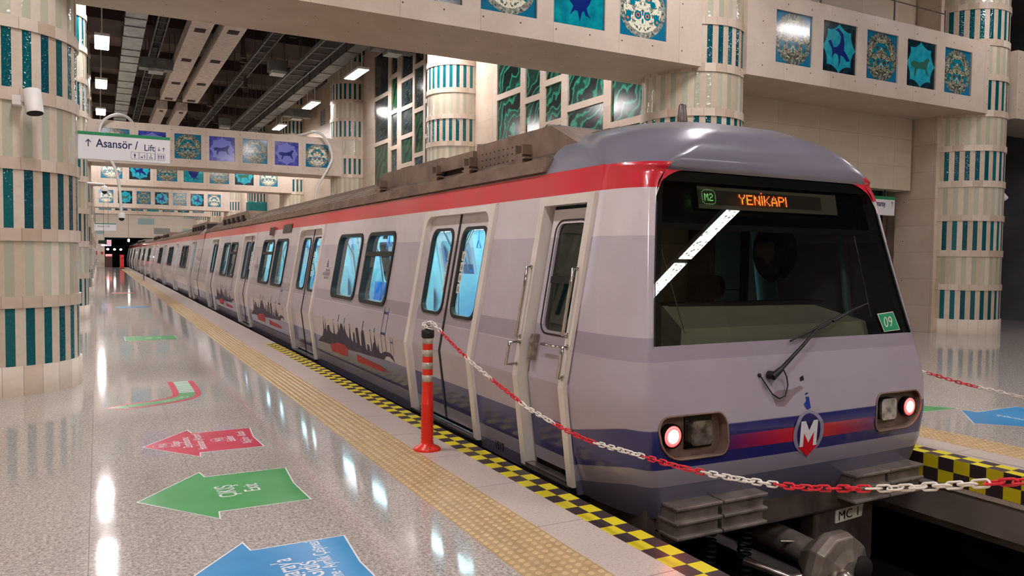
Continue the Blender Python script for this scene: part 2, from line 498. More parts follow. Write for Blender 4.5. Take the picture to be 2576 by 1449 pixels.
M['skynavy'] = mat('skyline_navy', (44,44,104), .3)
M['redfade'] = mat_var('faded_red_print', (190,34,44), (150,50,64), 4, .5, spec=.25)
M['console'] = mat_var('console_grey', (214,210,190), (228,224,204), 2, .5)
M['cabwall'] = mat('cab_wall', (222,208,176), .6)
M['seatgrey'] = mat('seat_dark_fabric', (52,44,48), .8)
M['chrome'] = mat('chrome', (200,196,190), .12, 1)
M['green09'] = mat('green_sticker', (40,160,108), .4)
M['sticker'] = mat('white_sticker', (232,228,216), .5)
M['dg'] = mat('display_panel', (150,144,130), .5)
M['dpanel'] = mat('display_inner', (84,80,68), .4)
M['led_or'] = emis('led_orange', (255,70,20), 5)
M['led_ye'] = emis('led_yellow', (255,150,40), 5)
M['led_gr'] = emis('led_green', (120,200,110), 2.6)
M['tail_red'] = emis('tail_red', (255,10,20), 5)
M['tail_core'] = emis('tail_core', (255,120,96), 22)

# ------------------------------------------------------------------ setting: floors, pit, walls, ceiling
TX = 4.435                       # track centre
def struct(name, mb, m, **kw): return mb.build(name, m, kind='structure', **kw)
YB, YE = -14.0, 92.0
b = MB(); b.box(-4.0, 1.86, YB, YE, -.25, 0)
struct('floor', b, M['granite'], label='polished granite platform floor')
b = MB(); b.box(7.02, 23, YB, YE, -.25, 0)
struct('floor', b, M['granite'], label='polished granite floor of the opposite platform')
b = MB(); b.box(2.28, 2.80, YB, YE, -.25, 0); struct('trim_1', b, M['kerb'])
b = MB(); b.box(6.07, 6.60, YB, YE, -.25, 0); struct('trim_2', b, M['kerb'])
b = MB(); b.box(1.86, 2.28, YB, YE, -.25, 0); struct('trim_3', b, M['tactile'])
b = MB(); b.box(6.60, 7.02, YB, YE, -.25, 0); struct('trim_4', b, M['tactile'])
b = MB(); b.box(1.2, 7.6, YB, YE+14, -1.45, -1.3); struct('floor', b, M['track_dark'], label='dark track bed below the platforms')
b = MB(); b.box(1.2, 1.4, YB, YE, -1.3, -.25); struct('wall_left', b, M['track_dark'])
b = MB(); b.box(7.4, 7.6, YB, YE, -1.3, -.25); struct('wall_right', b, M['track_dark'])
# concrete edge beams under the platform lips
b = MB(); b.box(6.09, 6.3, YB, YE, -.52, -.25); b.box(6.22, 6.4, YB, YE, -.62, -.54); b.box(6.3,6.6, YB,YE,-.54,-.5)
struct('trim_5', b, mat_var('edge_concrete', (126,116,110), (150,140,132), 2, .5))
b = MB(); b.box(2.5, 2.78, YB, YE, -.5, -.25); struct('trim_6', b, M['darksteel'])
for nm, xr in (('left', 3.69), ('right', 5.11)):
    b = MB(); b.box(xr-.03, xr+.03, YB, YE, -1.16, -1.08); b.box(xr-.075, xr+.075, YB, YE, -1.3, -1.25); b.box(xr-.012, xr+.012, YB, YE, -1.25, -1.16)
    tag(b.build('rail', M['darksteel']), 'steel running rail under the %s wheels of the train' % nm, 'rail', 'running rails in the track pit')

# tactile studs (both strips) : uncountable pattern moulded in the tile
def studs(x0, y0, y1, step, name, label):
    b = MB(); nx = 7
    y = y0
    while y < y1:
        for i in range(nx):
            cx = x0 + .03 + i*.06
            r1, r2 = .019, .013
            n = 8 if y < 8 else 5
            vs = [(cx+r1*math.cos(2*PI*k/n), y+r1*math.sin(2*PI*k/n), 0) for k in range(n)] + [(cx+r2*math.cos(2*PI*k/n), y+r2*math.sin(2*PI*k/n), .006) for k in range(n)]
            b.add(vs, [(k, (k+1) % n, n+(k+1) % n, n+k) for k in range(n)] + [tuple(range(n, 2*n))])
        y += step
    return tag(b.build(name, M['tactile_stud']), label, 'tactile paving', kind='stuff')
studs(1.86, 2.9, 26, .06, 'tactile_studs', 'raised tan warning studs along the near platform edge')
studs(6.60, 2.9, 9, .06, 'tactile_studs', 'raised tan warning studs along the opposite platform edge')

# yellow and black checker tape
def tape(name, x0, ys, ye, label, face=None):
    b = MB(); n = int((ye-ys)/.13)
    for i in range(n):
        for k in range(2):
            mi = (i+k) % 2
            y0 = ye-(i+1)*.13
            b.box(x0+.1*k, x0+.1*k+.1, y0, y0+.13, 0, .0015, mi)
        if face is not None:
            for k in range(2):
                mi = (i+k+1) % 2
                y0 = ye-(i+1)*.13
                b.box(face-.002, face, y0, y0+.13, -.105*(k+1), -.105*k+.0015, mi)
    return tag(b.build(name, [M['yellow'], M['tapeblack']]), label, 'tape')
tape('hazard_tape', 2.60, YB+2, 14.12, 'yellow and black checkered tape on the near platform edge')
tape('hazard_tape', 6.07, YB+2, 7.0, 'yellow and black checkered tape wrapped over the opposite platform edge', face=6.07)

# walls
b = MB(); b.box(-4.3, -4.0, YB, YE, 0, 10.2); struct('wall_left', b, M['panel_wall'])
b = MB(); b.box(9.62, 9.9, 12.0, YE, 0, 10.2); struct('wall_right', b, M['stone_wall'])
b = MB(); b.box(9.9, 16.33, 11.32, 11.7, 3.2, 10.2); struct('wall_back', b, M['panel_wall'])
b = MB(); b.box(16.38, 17.3, 10.75, 11.72, 0, 10.2); b.box(17.2, 17.5, 11.72, 29.7, 0, 10.2); struct('wall_far', b, M['stone_wall'])
b = MB(); b.box(22.2, 22.5, YB, 30, 0, 10.2); struct('wall_outer', b, M['dark_wall'])
b = MB(); b.box(9.9, 23, 29.7, 30, 0, 10.2); struct('wall_back', b, M['dark_wall'])
b = MB()
b.box(-4, .58, YE, YE+.4, 0, 10.2); b.box(.58, 6.9, YE, YE+.4, 3.15, 10.2); b.box(6.9, 9.62, YE, YE+.4, -.2, 10.2)
struct('wall_end', b, M['end_wall'])
b = MB(); b.box(.4, .58, YE+.4, YE+14, -1.3, 3.6); b.box(6.9, 7.1, YE+.4, YE+14, -1.3, 3.6); b.box(.4, 7.1, YE+.4, YE+14, 3.15, 3.5); b.box(.4, 7.1, YE+13.8, YE+14, -1.3, 3.5)
struct('wall_tunnel', b, M['dark'])
b = MB(); b.box(-4.3, 23, YB-.3, YB, -1.3, 10.2); struct('wall_behind', b, M['panel_wall'])
b = MB(); b.box(-4.3, 23, YB, YE+.4, 10.2, 10.5); struct('ceiling', b, M['ceil'])
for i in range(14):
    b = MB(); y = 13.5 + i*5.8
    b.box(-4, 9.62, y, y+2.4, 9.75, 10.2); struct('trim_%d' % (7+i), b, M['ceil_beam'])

# ------------------------------------------------------------------ columns
def make_column(H):
    c = thing('column', 'x', 'column')
    b = MB(); b.lathe([(.89, .3), (.89, H)], 88)
    b.build('shaft', M['column'], c)
    b = MB(); b.lathe([(.915, 0), (.915, T0-.002), (.89, T0)], 88, sm=True); b.build('base', M['ring'], c)
    k = 0
    while True:
        zt = T0 + PER*k
        for z0, z1 in ((zt+.64, zt+.77), (zt+1.38, zt+1.52)):
            if z1 > H: return c
            b = MB(); b.lathe([(.88, z0), (.912, z0), (.912, z1), (.88, z1)], 88, sm=False)
            b.build('ring_band', M['ring'], c)
        k += 1
col0 = make_column(10.2)
ordn = ['nearest', 'second', 'third', 'fourth', 'fifth', 'sixth', 'seventh', 'eighth']
YC = [10.85, 21.2, 31.95, 42.3, 52.6, 63.0, 73.5, 83.8]
col0.location = (-1.1, YC[0], 0)
col0['label'] = 'big round striped column filling the left edge of the picture'
col0['group'] = 'striped columns along the left platform'
for i in range(1, 8):
    dup(col0, (-1.1, YC[i], 0), label='round teal striped column, %s along the left row' % ordn[i])
rcols = []
for i in range(8):
    lb = ['wide striped column rising behind the train cab roof', 'striped column with brightly lit top behind the train', 'third striped column behind the train, beside the dark mosaics'][i] if i < 3 else 'distant striped column, %s along the wall behind the train' % ordn[i]
    rc = dup(col0, (9.43, YC[i], 0), label=lb, group='striped columns along the wall behind the train')
    rcols.append(rc)
dup(col0, (17.38, 10.85, 0), label='striped column at the far right of the opposite platform', group='striped columns along the far wall')
# ribbed teal collar on the fifth column
b = MB(); prof = [(.9, 4.0)]
for i in range(9): prof += [(.95, 4.0+i*.1), (.925, 4.05+i*.1)]
prof += [(.95, 4.9), (.9, 4.95)]
b.lathe(prof, 48); b.build('ribbed_collar', mat('teal_glazed_rib', (14,120,122), .15), rcols[4], label='ribbed teal glass collar')

# ------------------------------------------------------------------ beams with art tiles
def star(n, r1, r2, sx=1, sz=1, cx=0, cz=0, sub=6):
    out = []
    for i in range(n*sub):
        a = 2*PI*i/(n*sub) + PI/2
        k = (1-abs(math.sin(n*(a-PI/2)/2)))**1.0*.6 + .4*(1-abs(math.sin(n*(a-PI/2)/2)))**3
        r = r2 + (r1-r2)*k
        out.append((cx + r*sx*math.cos(a), cz + r*sz*math.sin(a)))
    return out
BIRD = [(-.30,.10),(-.23,.13),(-.20,.08),(-.15,.0),(-.06,.02),(.02,.10),(.05,.22),(-.02,.30),(-.12,.33),(-.03,.37),(.10,.28),(.14,.12),(.13,-.02),(.2,-.08),(.3,-.2),(.22,-.22),(.12,-.14),(.04,-.12),(.03,-.25),(-.02,-.34),(.0,-.22),(-.03,-.12),(-.12,-.10),(-.2,-.2),(-.18,-.1),(-.2,-.02),(-.26,.05)]
FISH = [(-.22,.38),(.24,.4),(.27,.15),(.2,-.08),(.14,-.16),(.17,-.26),(.22,-.31),(.12,-.27),(.09,-.2),(.05,-.24),(.02,-.38),(-.02,-.22),(-.08,-.22),(-.16,-.3),(-.1,-.16),(-.2,-.05),(-.27,.15)]
BEAST = [(-.3,.02),(-.22,.06),(-.05,.04),(.1,.08),(.22,.16),(.28,.12),(.22,.04),(.2,-.06),(.26,-.2),(.2,-.18),(.14,-.08),(-.02,-.08),(-.12,-.1),(-.16,-.24),(-.2,-.22),(-.18,-.08),(-.28,-.06),(-.34,.1)]
def tile(parent, x, z, kind, yface, near):
    b = MB(); b.box(-.46, .46, 0, .03, -.46, .46)
    bg = {'w': 'art_medallion', 'm': 'art_medallion_dark', 'b': 'art_deep', 'f': 'art_teal', 'u': 'art_blue', 'g': 'art_deep'}[kind]  # w and m are the same glaze, coloured as lit and as shaded
    lab = {'w': 'floral medallion painted in brightly lit tones on a blue ground', 'm': 'round floral medallion painted in shaded tones on a blue ground', 'b': 'dark tile with a blue bird in a turquoise star', 'f': 'turquoise tile with a deep blue creature', 'u': 'violet blue tile with a lobed star', 'g': 'green tile with a beast in a lobed star'}[kind]
    o = b.build('art_tile', M[bg], parent, (x, yface-.008+.02, z), label=lab)
    if kind in 'bug':
        s = MB(); fr = lambda d: (lambda u, v: (u, d, v))
        s.prism(star(8, .455, .375), fr(-.003), fr(0)); s.build('lobed_star', M['turq'] if kind != 'u' else mat('pale_violet_glaze', (120,130,210), .12), o)
        s = MB(); s.prism(BIRD if kind == 'b' else BEAST, fr(-.006), fr(-.003)); s.build('animal', M['bird'] if kind != 'g' else mat('olive_glaze', (50,110,90), .12), o)
    if kind == 'f':
        s = MB(); s.prism(FISH, lambda u, v: (u, -.003, v), lambda u, v: (u, 0, v)); s.build('animal', M['bird'], o)
    return o
def make_beam(x0, x1, y0, y1, kinds, label, xs=.568, z0=4.8, z1=6.3, group='tile-faced beams crossing the hall'):
    t = thing('beam', label, 'beam', (0, y0, 0), group=group)
    b = MB()
    holes = []
    cxs = [xs + 1.206*i for i in range(len(kinds))]
    for cx, k in zip(cxs, kinds):
        if k != '-': holes.append([(cx-.46, 5.10), (cx+.46, 5.10), (cx+.46, 6.02), (cx-.46, 6.02)])
    b.poly([(x0, z0), (x1, z0), (x1, z1), (x0, z1)], holes, lambda u, v: (u, 0, v))
    for h in holes:
        b.add([(p[0], 0, p[1]) for p in h] + [(p[0], .05, p[1]) for p in h], [(i, (i+1) % 4, 4+(i+1) % 4, 4+i) for i in range(4)])
    D = y1-y0
    b.quad((x0,.05,z0+.02),(x0,.05,z1-.02),(x1,.05,z1-.02),(x1,.05,z0+.02))
    b.quad((x0,0,z1),(x1,0,z1),(x1,D,z1),(x0,D,z1)); b.quad((x0,D,z0),(x0,D,z1),(x1,D,z1),(x1,D,z0))
    b.quad((x0,0,z0),(x0,0,z1),(x0,D,z1),(x0,D,z0)); b.quad((x1,0,z0),(x1,D,z0),(x1,D,z1),(x1,0,z1))
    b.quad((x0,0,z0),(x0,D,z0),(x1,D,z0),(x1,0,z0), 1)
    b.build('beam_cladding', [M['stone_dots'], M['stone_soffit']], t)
    for cx, k in zip(cxs, kinds):
        if k != '-': tile(t, cx, 5.56, k, 0.02, y0 < 12)
    return t
make_beam(-1.1, 8.88, 10.0, 11.62, 'mbmgwfw', 'nearest beige stone beam with art tiles, top left of picture', xs=.44)
make_beam(9.9, 16.95, 10.0, 11.3, 'mbmgm', 'beige stone beam with five art tiles over the opposite platform', xs=11.05)
make_beam(18.0, 22.2, 10.0, 11.5, '--', 'plain end of beam beyond the far right column')
make_beam(-1.1, 9.05, 31.3, 32.8, 'mumumuw', 'beam with seven tiles right behind the hanging lift sign')
make_beam(-1.1, 9.2, 41.5, 42.9, 'wbmfmgw', 'third tiled beam down the hall', xs=.585)
make_beam(-1.1, 9.2, 62.3, 63.8, 'wgmbmbw', 'fourth tiled beam down the hall', xs=.52)
make_beam(-1.1, 9.2, 72.9, 74.3, 'mbmfmbm', 'farthest tiled beam before the end wall', xs=.52)

# side wall mosaics (frame bars stand proud of recessed glass panels)
def mosaic_bay(y0, y1, cols, label, mats, zmax=10.0, x=9.6, zoff=0, z0=1.0):
    t = thing('mosaic_screen', label, 'mosaic', (x, 0, 0))
    b = MB()
    holes = []; panels = []
    for ci, (a, c) in enumerate(cols):
        off = (.0, .42, .15, .6, .3)[ci % 5] + zoff
        H = (1.0, 1.35, .85, 1.15, 1.6)[ci % 5]
        z = z0 - off
        k = 0
        while z < zmax:
            za, zb = max(z0, z), min(zmax, z + H)
            if zb-za > .2:
                sl = .0
                holes.append([(a, za), (c, za), (c, zb), (a, zb)])
                panels.append((a, c, za, zb, (ci*3+k) % len(mats)))
            z += H + .15; k += 1
    b.poly([(y0, z0-.15), (y1, z0-.15), (y1, zmax+.15), (y0, zmax+.15)], holes, lambda u, v: (-.06, u, v), flip=True)
    for h in holes:
        b.add([(-.06, p[0], p[1]) for p in h] + [(0, p[0], p[1]) for p in h], [(i, 4+i, 4+(i+1) % 4, (i+1) % 4) for i in range(4)])
    b.quad((-.06,y0,z0-.15),(0,y0,z0-.15),(0,y0,zmax+.15),(-.06,y0,zmax+.15)); b.quad((0,y1,z0-.15),(-.06,y1,z0-.15),(-.06,y1,zmax+.15),(0,y1,zmax+.15))
    b.build('stone_frame', M['stone_wall'], t)
    for a, c, za, zb, m in panels:
        p = MB(); p.box(-.02, 0, a, c, za, zb); p.build('glass_panel', M[mats[m]], t)
    return t
mosaic_bay(12.2, 19.0, [(12.4,13.5),(13.78,15.23),(15.5,16.25),(16.5,17.24),(17.49,18.8)], 'green glass mosaic wall in beige lattice behind the train roof', ['mos_green','mos_green','mos_green'], zmax=6.0+3.8, z0=1.0)
mosaic_bay(22.4, 30.4, [(22.6,24.0),(24.2,25.0),(25.2,26.3),(26.75,27.4),(27.75,29.38)], 'tall dark mosaic wall in beige lattice left of the bright column', ['mos_dark','mos_dark','mos_leaf','mos_dark'])
mosaic_bay(12.5, 20.5, [(12.6,13.9),(14.1,15.6),(15.9,17.5),(17.8,20)], 'green mosaic on the far wall seen beside the cab', ['mos_green','mos_dark'], x=17.2, z0=.6)
# dark bordered grid windows
for i, (y, z) in enumerate(((34.6,6.6),(35.4,5.8),(35.0,4.7),(37.5,8.2))):
    b = MB(); b.box(9.60, 9.619, y-.4, y+.4, z-.35, z+.35)
    tag(b.build('tile_inlay', M['grid_dark']), 'dark grid inlay on the side wall, %s of four' % ('lower','middle','upper','farthest')[i], 'inlay', 'grid inlays on the side wall')
for i, (x, z, m, w) in enumerate(((.05,5.85,'grid_teal',.8),(4.55,4.9,'grid_teal',1.6),(8.9,3.9,'grid_teal',1.5),(6.1,3.9,'grid_dark',1.6),(9.0,5.7,'grid_teal',1.5),(.1,3.8,'grid_teal',.9))):
    b = MB(); b.box(x-w/2, x+w/2, YE-.012, YE-.001, z-.33, z+.33)
    tag(b.build('tile_inlay', M[m]), 'small %s grid inlay on the end wall, %s' % ('dark' if m == 'grid_dark' else 'teal', ('upper left','centre','right','beside the tunnel','upper right','lower left')[i]), 'inlay', 'grid inlays on the end wall')

# ------------------------------------------------------------------ ceiling services
def troffer(x, y, z, L, w, label, group, first=[None]):
    if first[0] is None:
        t = thing('ceiling_light', label, 'light', (x, y, z), group=group)
        b = MB(); b.box(-w/2-.03, w/2+.03, -L/2-.03, L/2+.03, .01, .09); b.box(-.015,.015,-L/2+.2,-L/2+.23,.09,2.3); b.box(-.015,.015,L/2-.23,L/2-.2,.09,2.3)
        b.build('housing', M['white'], t)
        b = MB(); b.box(-w/2, w/2, -L/2, L/2, 0, .01); b.build('diffuser', M['lamp'], t)
        first[0] = t; return t
    return dup(first[0], (x, y, z), label=label, group=group)
names_l = {26.7: 'nearest bright ceiling light above the left platform', 33.25: 'middle bright ceiling light above the left platform', 39.8: 'third bright ceiling light above the left platform'}
names_r = {26.7: 'slanting bright ceiling light nearest the lit column', 33.25: 'second slanting bright ceiling light above the train', 39.8: 'third slanting bright ceiling light above the train'}
ys = [26.7 + 6.55*k for k in range(-5, 10)]
for y in ys:
    k = min(names_l, key=lambda q: abs(q-y)); 
    troffer(.15, y, 7.9, 1.7, .34, names_l[k] if abs(k-y) < .3 else 'fluorescent ceiling light of the left row hidden behind a beam', 'fluorescent lights over the left platform')
    troffer(8.02, y, 7.9, 1.7, .34, names_r[k] if abs(k-y) < .3 else 'fluorescent ceiling light of the right row hidden behind a beam', 'fluorescent lights over the right platform')
for y in (-1.5, 2.2, 4.75, 8.0):
    t = thing('batten_light', 'slim ceiling batten light over the far platform, outside the picture', 'light', (16.95, y, 7.9), group='batten lights over the far platform')
    b = MB(); b.box(-.66, .66, -.09, .09, .01, .08); b.build('housing', M['white'], t)
    b = MB(); b.box(-.63, .63, -.07, .07, 0, .01); b.build('diffuser', M['lamp'], t)
t_ = NT('prismatic_diffuser'); v_ = t_.vor(t_.co(), 7).outputs[0]
M['lamp2'] = t_.set((.8,.8,.8,1), .5, emit=t_.ramp(v_, [(.18, (.10,.11,.11,1)), (.42, (1,.98,.96,1))]), es=LAMP*.16)
# long prismatic luminaires over the far platform; the windscreen mirrors them
for y0, y1 in ((-12.4, -9.98), (-9.80, -7.5)):
    t = thing('linear_light', 'long prismatic ceiling light over the far platform, outside the picture', 'light', (16.62, (y0+y1)/2, 7.9), group='long lights over the far platform')
    b = MB(); b.box(-.3, .3, -(y1-y0)/2, (y1-y0)/2, .01, .1); b.build('housing', M['white'], t)
    b = MB(); b.box(-.26, .26, -(y1-y0)/2+.02, (y1-y0)/2-.02, 0, .01); b.build('diffuser', M['lamp2'], t)
def duct(name, x0, x1, y0, y1, z0, z1, label, m, rib=None, slots=None):
    t = thing(name, label, 'duct', (0, 0, 0))
    b = MB(); b.box(x0, x1, y0, y1, z0, z1); b.build('duct_body', M[m], t)
    y = y0+.3
    k = 0
    if rib:
        while y < y1 and k < 80:
            r = MB(); r.box(x0-.02, x1+.02, y, y+.07, z0-.02, z1+.02); y += rib*(.6+.8*random.random()); k += 1
            r.build('flange', M['darksteel'], t)
    y = y0+1.1
    while y < y1:
        for x in (x0+.05, x1-.05):
            r = MB(); r.tube([(x, y, z1-.02), (x, y, 10.2)], .012, 5); r.build('hanger_rod', M['darksteel'], t)
        y += 6.0
    for yy in (slots or []):
        s = MB(); s.box(x0+.16, x1-.16, yy-.22, yy+.22, z0-.012, z0-.002); s.build('air_slot', M['dark'], t)
    return t
duct('cable_duct', .76, 1.34, 12.5, 90, 8.5, 8.8, 'long silver ribbed duct beside the left lights', 'galv', rib=1.4)
duct('air_duct', 2.52, 3.16, 12.5, 38.6, 8.5, 8.9, 'pale foil air duct with slots, left of the pair', 'duct_foil', slots=[17.2,21.4,26,30.2,34.5,38.1])
duct('air_duct', 3.45, 4.1, 12.5, 38.6, 8.5, 8.9, 'pale foil air duct with slots, right of the pair', 'duct_foil', slots=[17,21.2,25.7,29.9,34.2,38.1])
duct('air_duct', 2.52, 3.0, 41.0, 47.5, 8.5, 8.9, 'short far foil air duct, left one', 'duct_foil', slots=[41.6,46.8])
duct('air_duct', 3.4, 3.9, 41.0, 47.5, 8.5, 8.9, 'short far foil air duct, right one', 'duct_foil', slots=[41.6,46.8])
duct('air_duct', 7.45, 8.0-.08, 12.5, 60, 8.45, 8.9, 'large ribbed galvanised duct above the train', 'galv_dark', rib=1.5)
def ladder(x0, x1, y0, y1, z, label):
    t = thing('cable_tray', label, 'cable tray', (0,0,0))
    b = MB()
    for x in (x0, x1-.04): b.box(x, x+.04, y0, y1, z, z+.14)
    b.build('side_rail', M['galv_dark'], t)
    y = y0+.2
    while y < y1:
        b = MB(); b.box(x0+.04, x1-.04, y, y+.05, z+.02, z+.05); y += .9; b.build('rung', M['galv_dark'], t)
    b = MB(); b.box(x0+.08, x1-.08, y0, y1, z+.05, z+.13); b.build('cables', M['dark'], t)
    y = y0+1
    while y < y1:
        for x in (x0+.02, x1-.02):
            b = MB(); b.tube([(x, y, z+.1), (x, y, 10.2)], .015, 5); b.build('hanger', M['darksteel'], t)
        y += 2.4
ladder(6.3, 6.95, 12.5, 60, 8.3, 'long cable tray hanging beside the large duct')
ladder(5.2, 5.6, 12.5, 60, 9.0, 'narrow cable tray high in the ceiling centre')
ladder(1.75, 2.1, 12.5, 60, 9.1, 'cable tray between the silver duct and the foil ducts')
b = MB()
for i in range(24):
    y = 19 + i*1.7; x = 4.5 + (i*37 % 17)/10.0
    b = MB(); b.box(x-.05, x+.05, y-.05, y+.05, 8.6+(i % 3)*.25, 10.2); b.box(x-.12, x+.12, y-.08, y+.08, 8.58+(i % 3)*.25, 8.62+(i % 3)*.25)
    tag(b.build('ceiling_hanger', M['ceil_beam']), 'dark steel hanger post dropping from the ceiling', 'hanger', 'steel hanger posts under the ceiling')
# cross ducts
for i, (x0, x1, y, lb) in enumerate(((1.37,2.5,31.5,'short cross duct joining the silver duct and foil duct'),(8.0,9.4,24.6,'short cross duct elbow beside the mosaic wall'),(5.6,6.25,29.5,'cross duct under the ceiling left of the large duct'),(8.0,9.4,38.8,'far cross duct elbow beside the side wall'),(5.7,6.25,43.5,'far cross duct left of the large duct'))):
    t = thing('cross_duct', lb, 'duct', (0,0,0))
    b = MB(); b.box(x0, x1, y, y+.5, 8.35, 8.75); b.build('duct_body', M['galv_dark'], t)
    b = MB(); b.box((x0+x1)/2-.25, (x0+x1)/2+.25, y-.04, y+.54, 8.25, 8.36); b.build('outlet', M['galv'], t)
    for x in (x0+.1, x1-.1):
        b = MB(); b.tube([(x, y+.25, 8.74), (x, y+.25, 10.2)], .012, 5); b.build('hanger_rod', M['darksteel'], t)

# ------------------------------------------------------------------ train
KZ = .67
def sx(z): return 2.91 + .175*(z-KZ) if z > KZ else 2.91 + .127*(KZ-z)
def SM(d=0.0, s=1):
    """map (local y, z) onto the car side, d metres proud of it; s=-1 is the far side"""
    def f(u, v):
        x = sx(v) - d
        return (x if s > 0 else 2*TX-x, u, v)
    return f
def side_rect(b, y0, y1, z0, z1, d0, d1, s=1, mi=0):
    zs = [z0, z1] if not (z0 < KZ < z1) else [z0, KZ, z1]
    fa, fb = SM(d1, s), SM(d0, s)
    for a, c in zip(zs[:-1], zs[1:]):
        vs = [fa(y0,a), fa(y1,a), fa(y1,c), fa(y0,c), fb(y0,a), fb(y1,a), fb(y1,c), fb(y0,c)]
        fs = [(0,1,2,3)[::1], (4,7,6,5), (0,4,5,1), (1,5,6,2), (2,6,7,3), (3,7,4,0)]
        if s > 0: fs = [f[::-1] for f in fs]
        b.add(vs, fs, mi)
def side_poly(b, outer, holes, d, s=1, mi=0):
    b.poly(outer, holes, SM(d, s), mi, flip=(s > 0))
def side_prism(b, outer, holes, d0, d1, s=1, mi=0):
    if s > 0: b.prism(outer, SM(d0, s), SM(d1, s), holes, mi)
    else: b.prism(outer, SM(d1, s), SM(d0, s), holes, mi)
ZB, ZT = -.10, 2.27
ROOF = [(0, 2.27), (.03, 2.32), (.16, 2.44), (.35, 2.57), (.58, 2.67), (.85, 2.73), (1.245, 2.76)]   # inboard offset from side, z
def car_shell(parent, doors, wins, y0, y1, mat_side, far=True):
    """side skins with window and door openings, roof skin, floor, ends"""
    lin = MB()
    for s in (1, -1):
        b = MB()
        cuts = sorted(doors); ys = y0
        segs = []
        for (a, c) in cuts:
            segs.append((ys, a)); ys = c
            side_rect(b, a, c, 2.07, ZT, -.05, 0, s)
        segs.append((ys, y1))
        for a, c in segs:
            if c-a < .02: continue
            side_rect(b, a, c, ZB, KZ, -.05, 0, s)
            hs = [rrect(w0+.03, w1-.03, 1.02, 1.86, .10) for (w0, w1) in wins if w0 > a and w1 < c and (far or s > 0)]
            side_prism(b, [(a, KZ), (c, KZ), (c, ZT), (a, ZT)], hs, -.05, 0, s)
            side_rect(lin, a, c, .05, KZ, -.10, -.055, s)
            side_prism(lin, [(a, KZ), (c, KZ), (c, 2.05), (a, 2.05)], [rrect(w0+.03, w1-.03, 1.02, 1.86, .10) for (w0, w1) in wins if w0 > a and w1 < c and (far or s > 0)], -.10, -.055, s)
        body = b.build('side_body', mat_side, parent)
    r = MB()
    wt = 2*TX - 2*sx(ZT)
    half = [(sx(ZT)+dx, z) for dx, z in ROOF]
    prof = half + [(2*TX-x, z) for x, z in half[-2::-1]]
    ry0 = y0 if y0 > .9 else 1.6
    n = len(prof)
    vs = [(x, ry0, z) for x, z in prof] + [(x, y1, z) for x, z in prof]
    r.add(vs, [(i, n+i, n+i+1, i+1)[::-1] for i in range(n-1)], 0, False)
    for yy, fl in ((ry0, False), (y1, True)):
        pass
    # ribs along the roof
    for i in range(1, n-2):
        (xa, za), (xb, zb) = prof[i], prof[i+1]
        for q in (.15, .5, .85):
            x, z = xa+(xb-xa)*q, za+(zb-za)*q
            r.box(x-.008, x+.008, ry0, y1, z-.005, z+.012)
    r.build('roof', M['roof'], parent)
    for s in (1, -1):
        g = MB()
        f = lambda x: x if s > 0 else 2*TX-x
        xa, xb = sorted((f(3.165), f(3.25)))
        g.box(xa, xb, ry0, y1, 2.285, 2.325); xa, xb = sorted((f(3.19), f(3.30))); g.box(xa, xb, ry0, y1, 2.325, 2.40)
        g.build('gutter_rail', M['roof_unit'], parent)
    lin.box(3.13, 5.74, y0+.02, y1-.02, 0, .03); lin.box(3.27, 5.60, y0+.9 if y0 < 1 else y0+.02, y1-.02, 2.05, 2.08)
    for y in ((y0+1.0) if y0 < 1 else y0+.03, y1-.08):
        [lin.prism([(q, z) for q, z in ((3.12,.03),(3.95,.03),(3.95,2.05),(3.27,2.05),(3.04,.67))], lambda u, v: (u, y, v), lambda u, v: (u, y+.04, v)), lin.prism([(2*TX-q, z) for q, z in ((3.12,.03),(3.95,.03),(3.95,2.05),(3.27,2.05),(3.04,.67))][::-1], lambda u, v: (u, y, v), lambda u, v: (u, y+.04, v))]; lin.box(3.95, 4.92, y, y+.04, 1.95, 2.08)
    lin.build('interior_lining', M['int_white'], parent)
    for x in (3.75, 5.12):
        e = MB(); e.box(x-.07, x+.07, y0+1.4, y1-.3, 2.03, 2.048); e.build('interior_light', M['int_lamp'], parent)
    ub = MB(); ub.box(3.12, 5.75, y0+.4, y1-.1, -.45, -.02); ub.build('underframe', M['roof_dark'], parent)
    return body
def window_unit(parent, w0, w1, transom, s=1):
    z0, z1 = .99, 1.89
    b = MB(); side_prism(b, rrect(w0, w1, z0, z1, .13), [rrect(w0+.045, w1-.045, z0+.045, z1-.045, .10)], -.11, .018, s)
    if transom: side_rect(b, w0+.04, w1-.04, 1.585, 1.645, -.03, .022, s)
    f = b.build('window_frame', M['black'], parent)
    g = MB(); side_poly(g, rrect(w0+.04, w1-.04, z0+.04, z1-.04, .10), [], -.02, s); g.build('window_glass', M['win_glass'], f)
    if transom:
        h = MB(); side_rect(h, (w0+w1)/2-.05, (w0+w1)/2+.05, 1.80, 1.84, -.05, -.025, s); h.build('latch', M['black'], f)
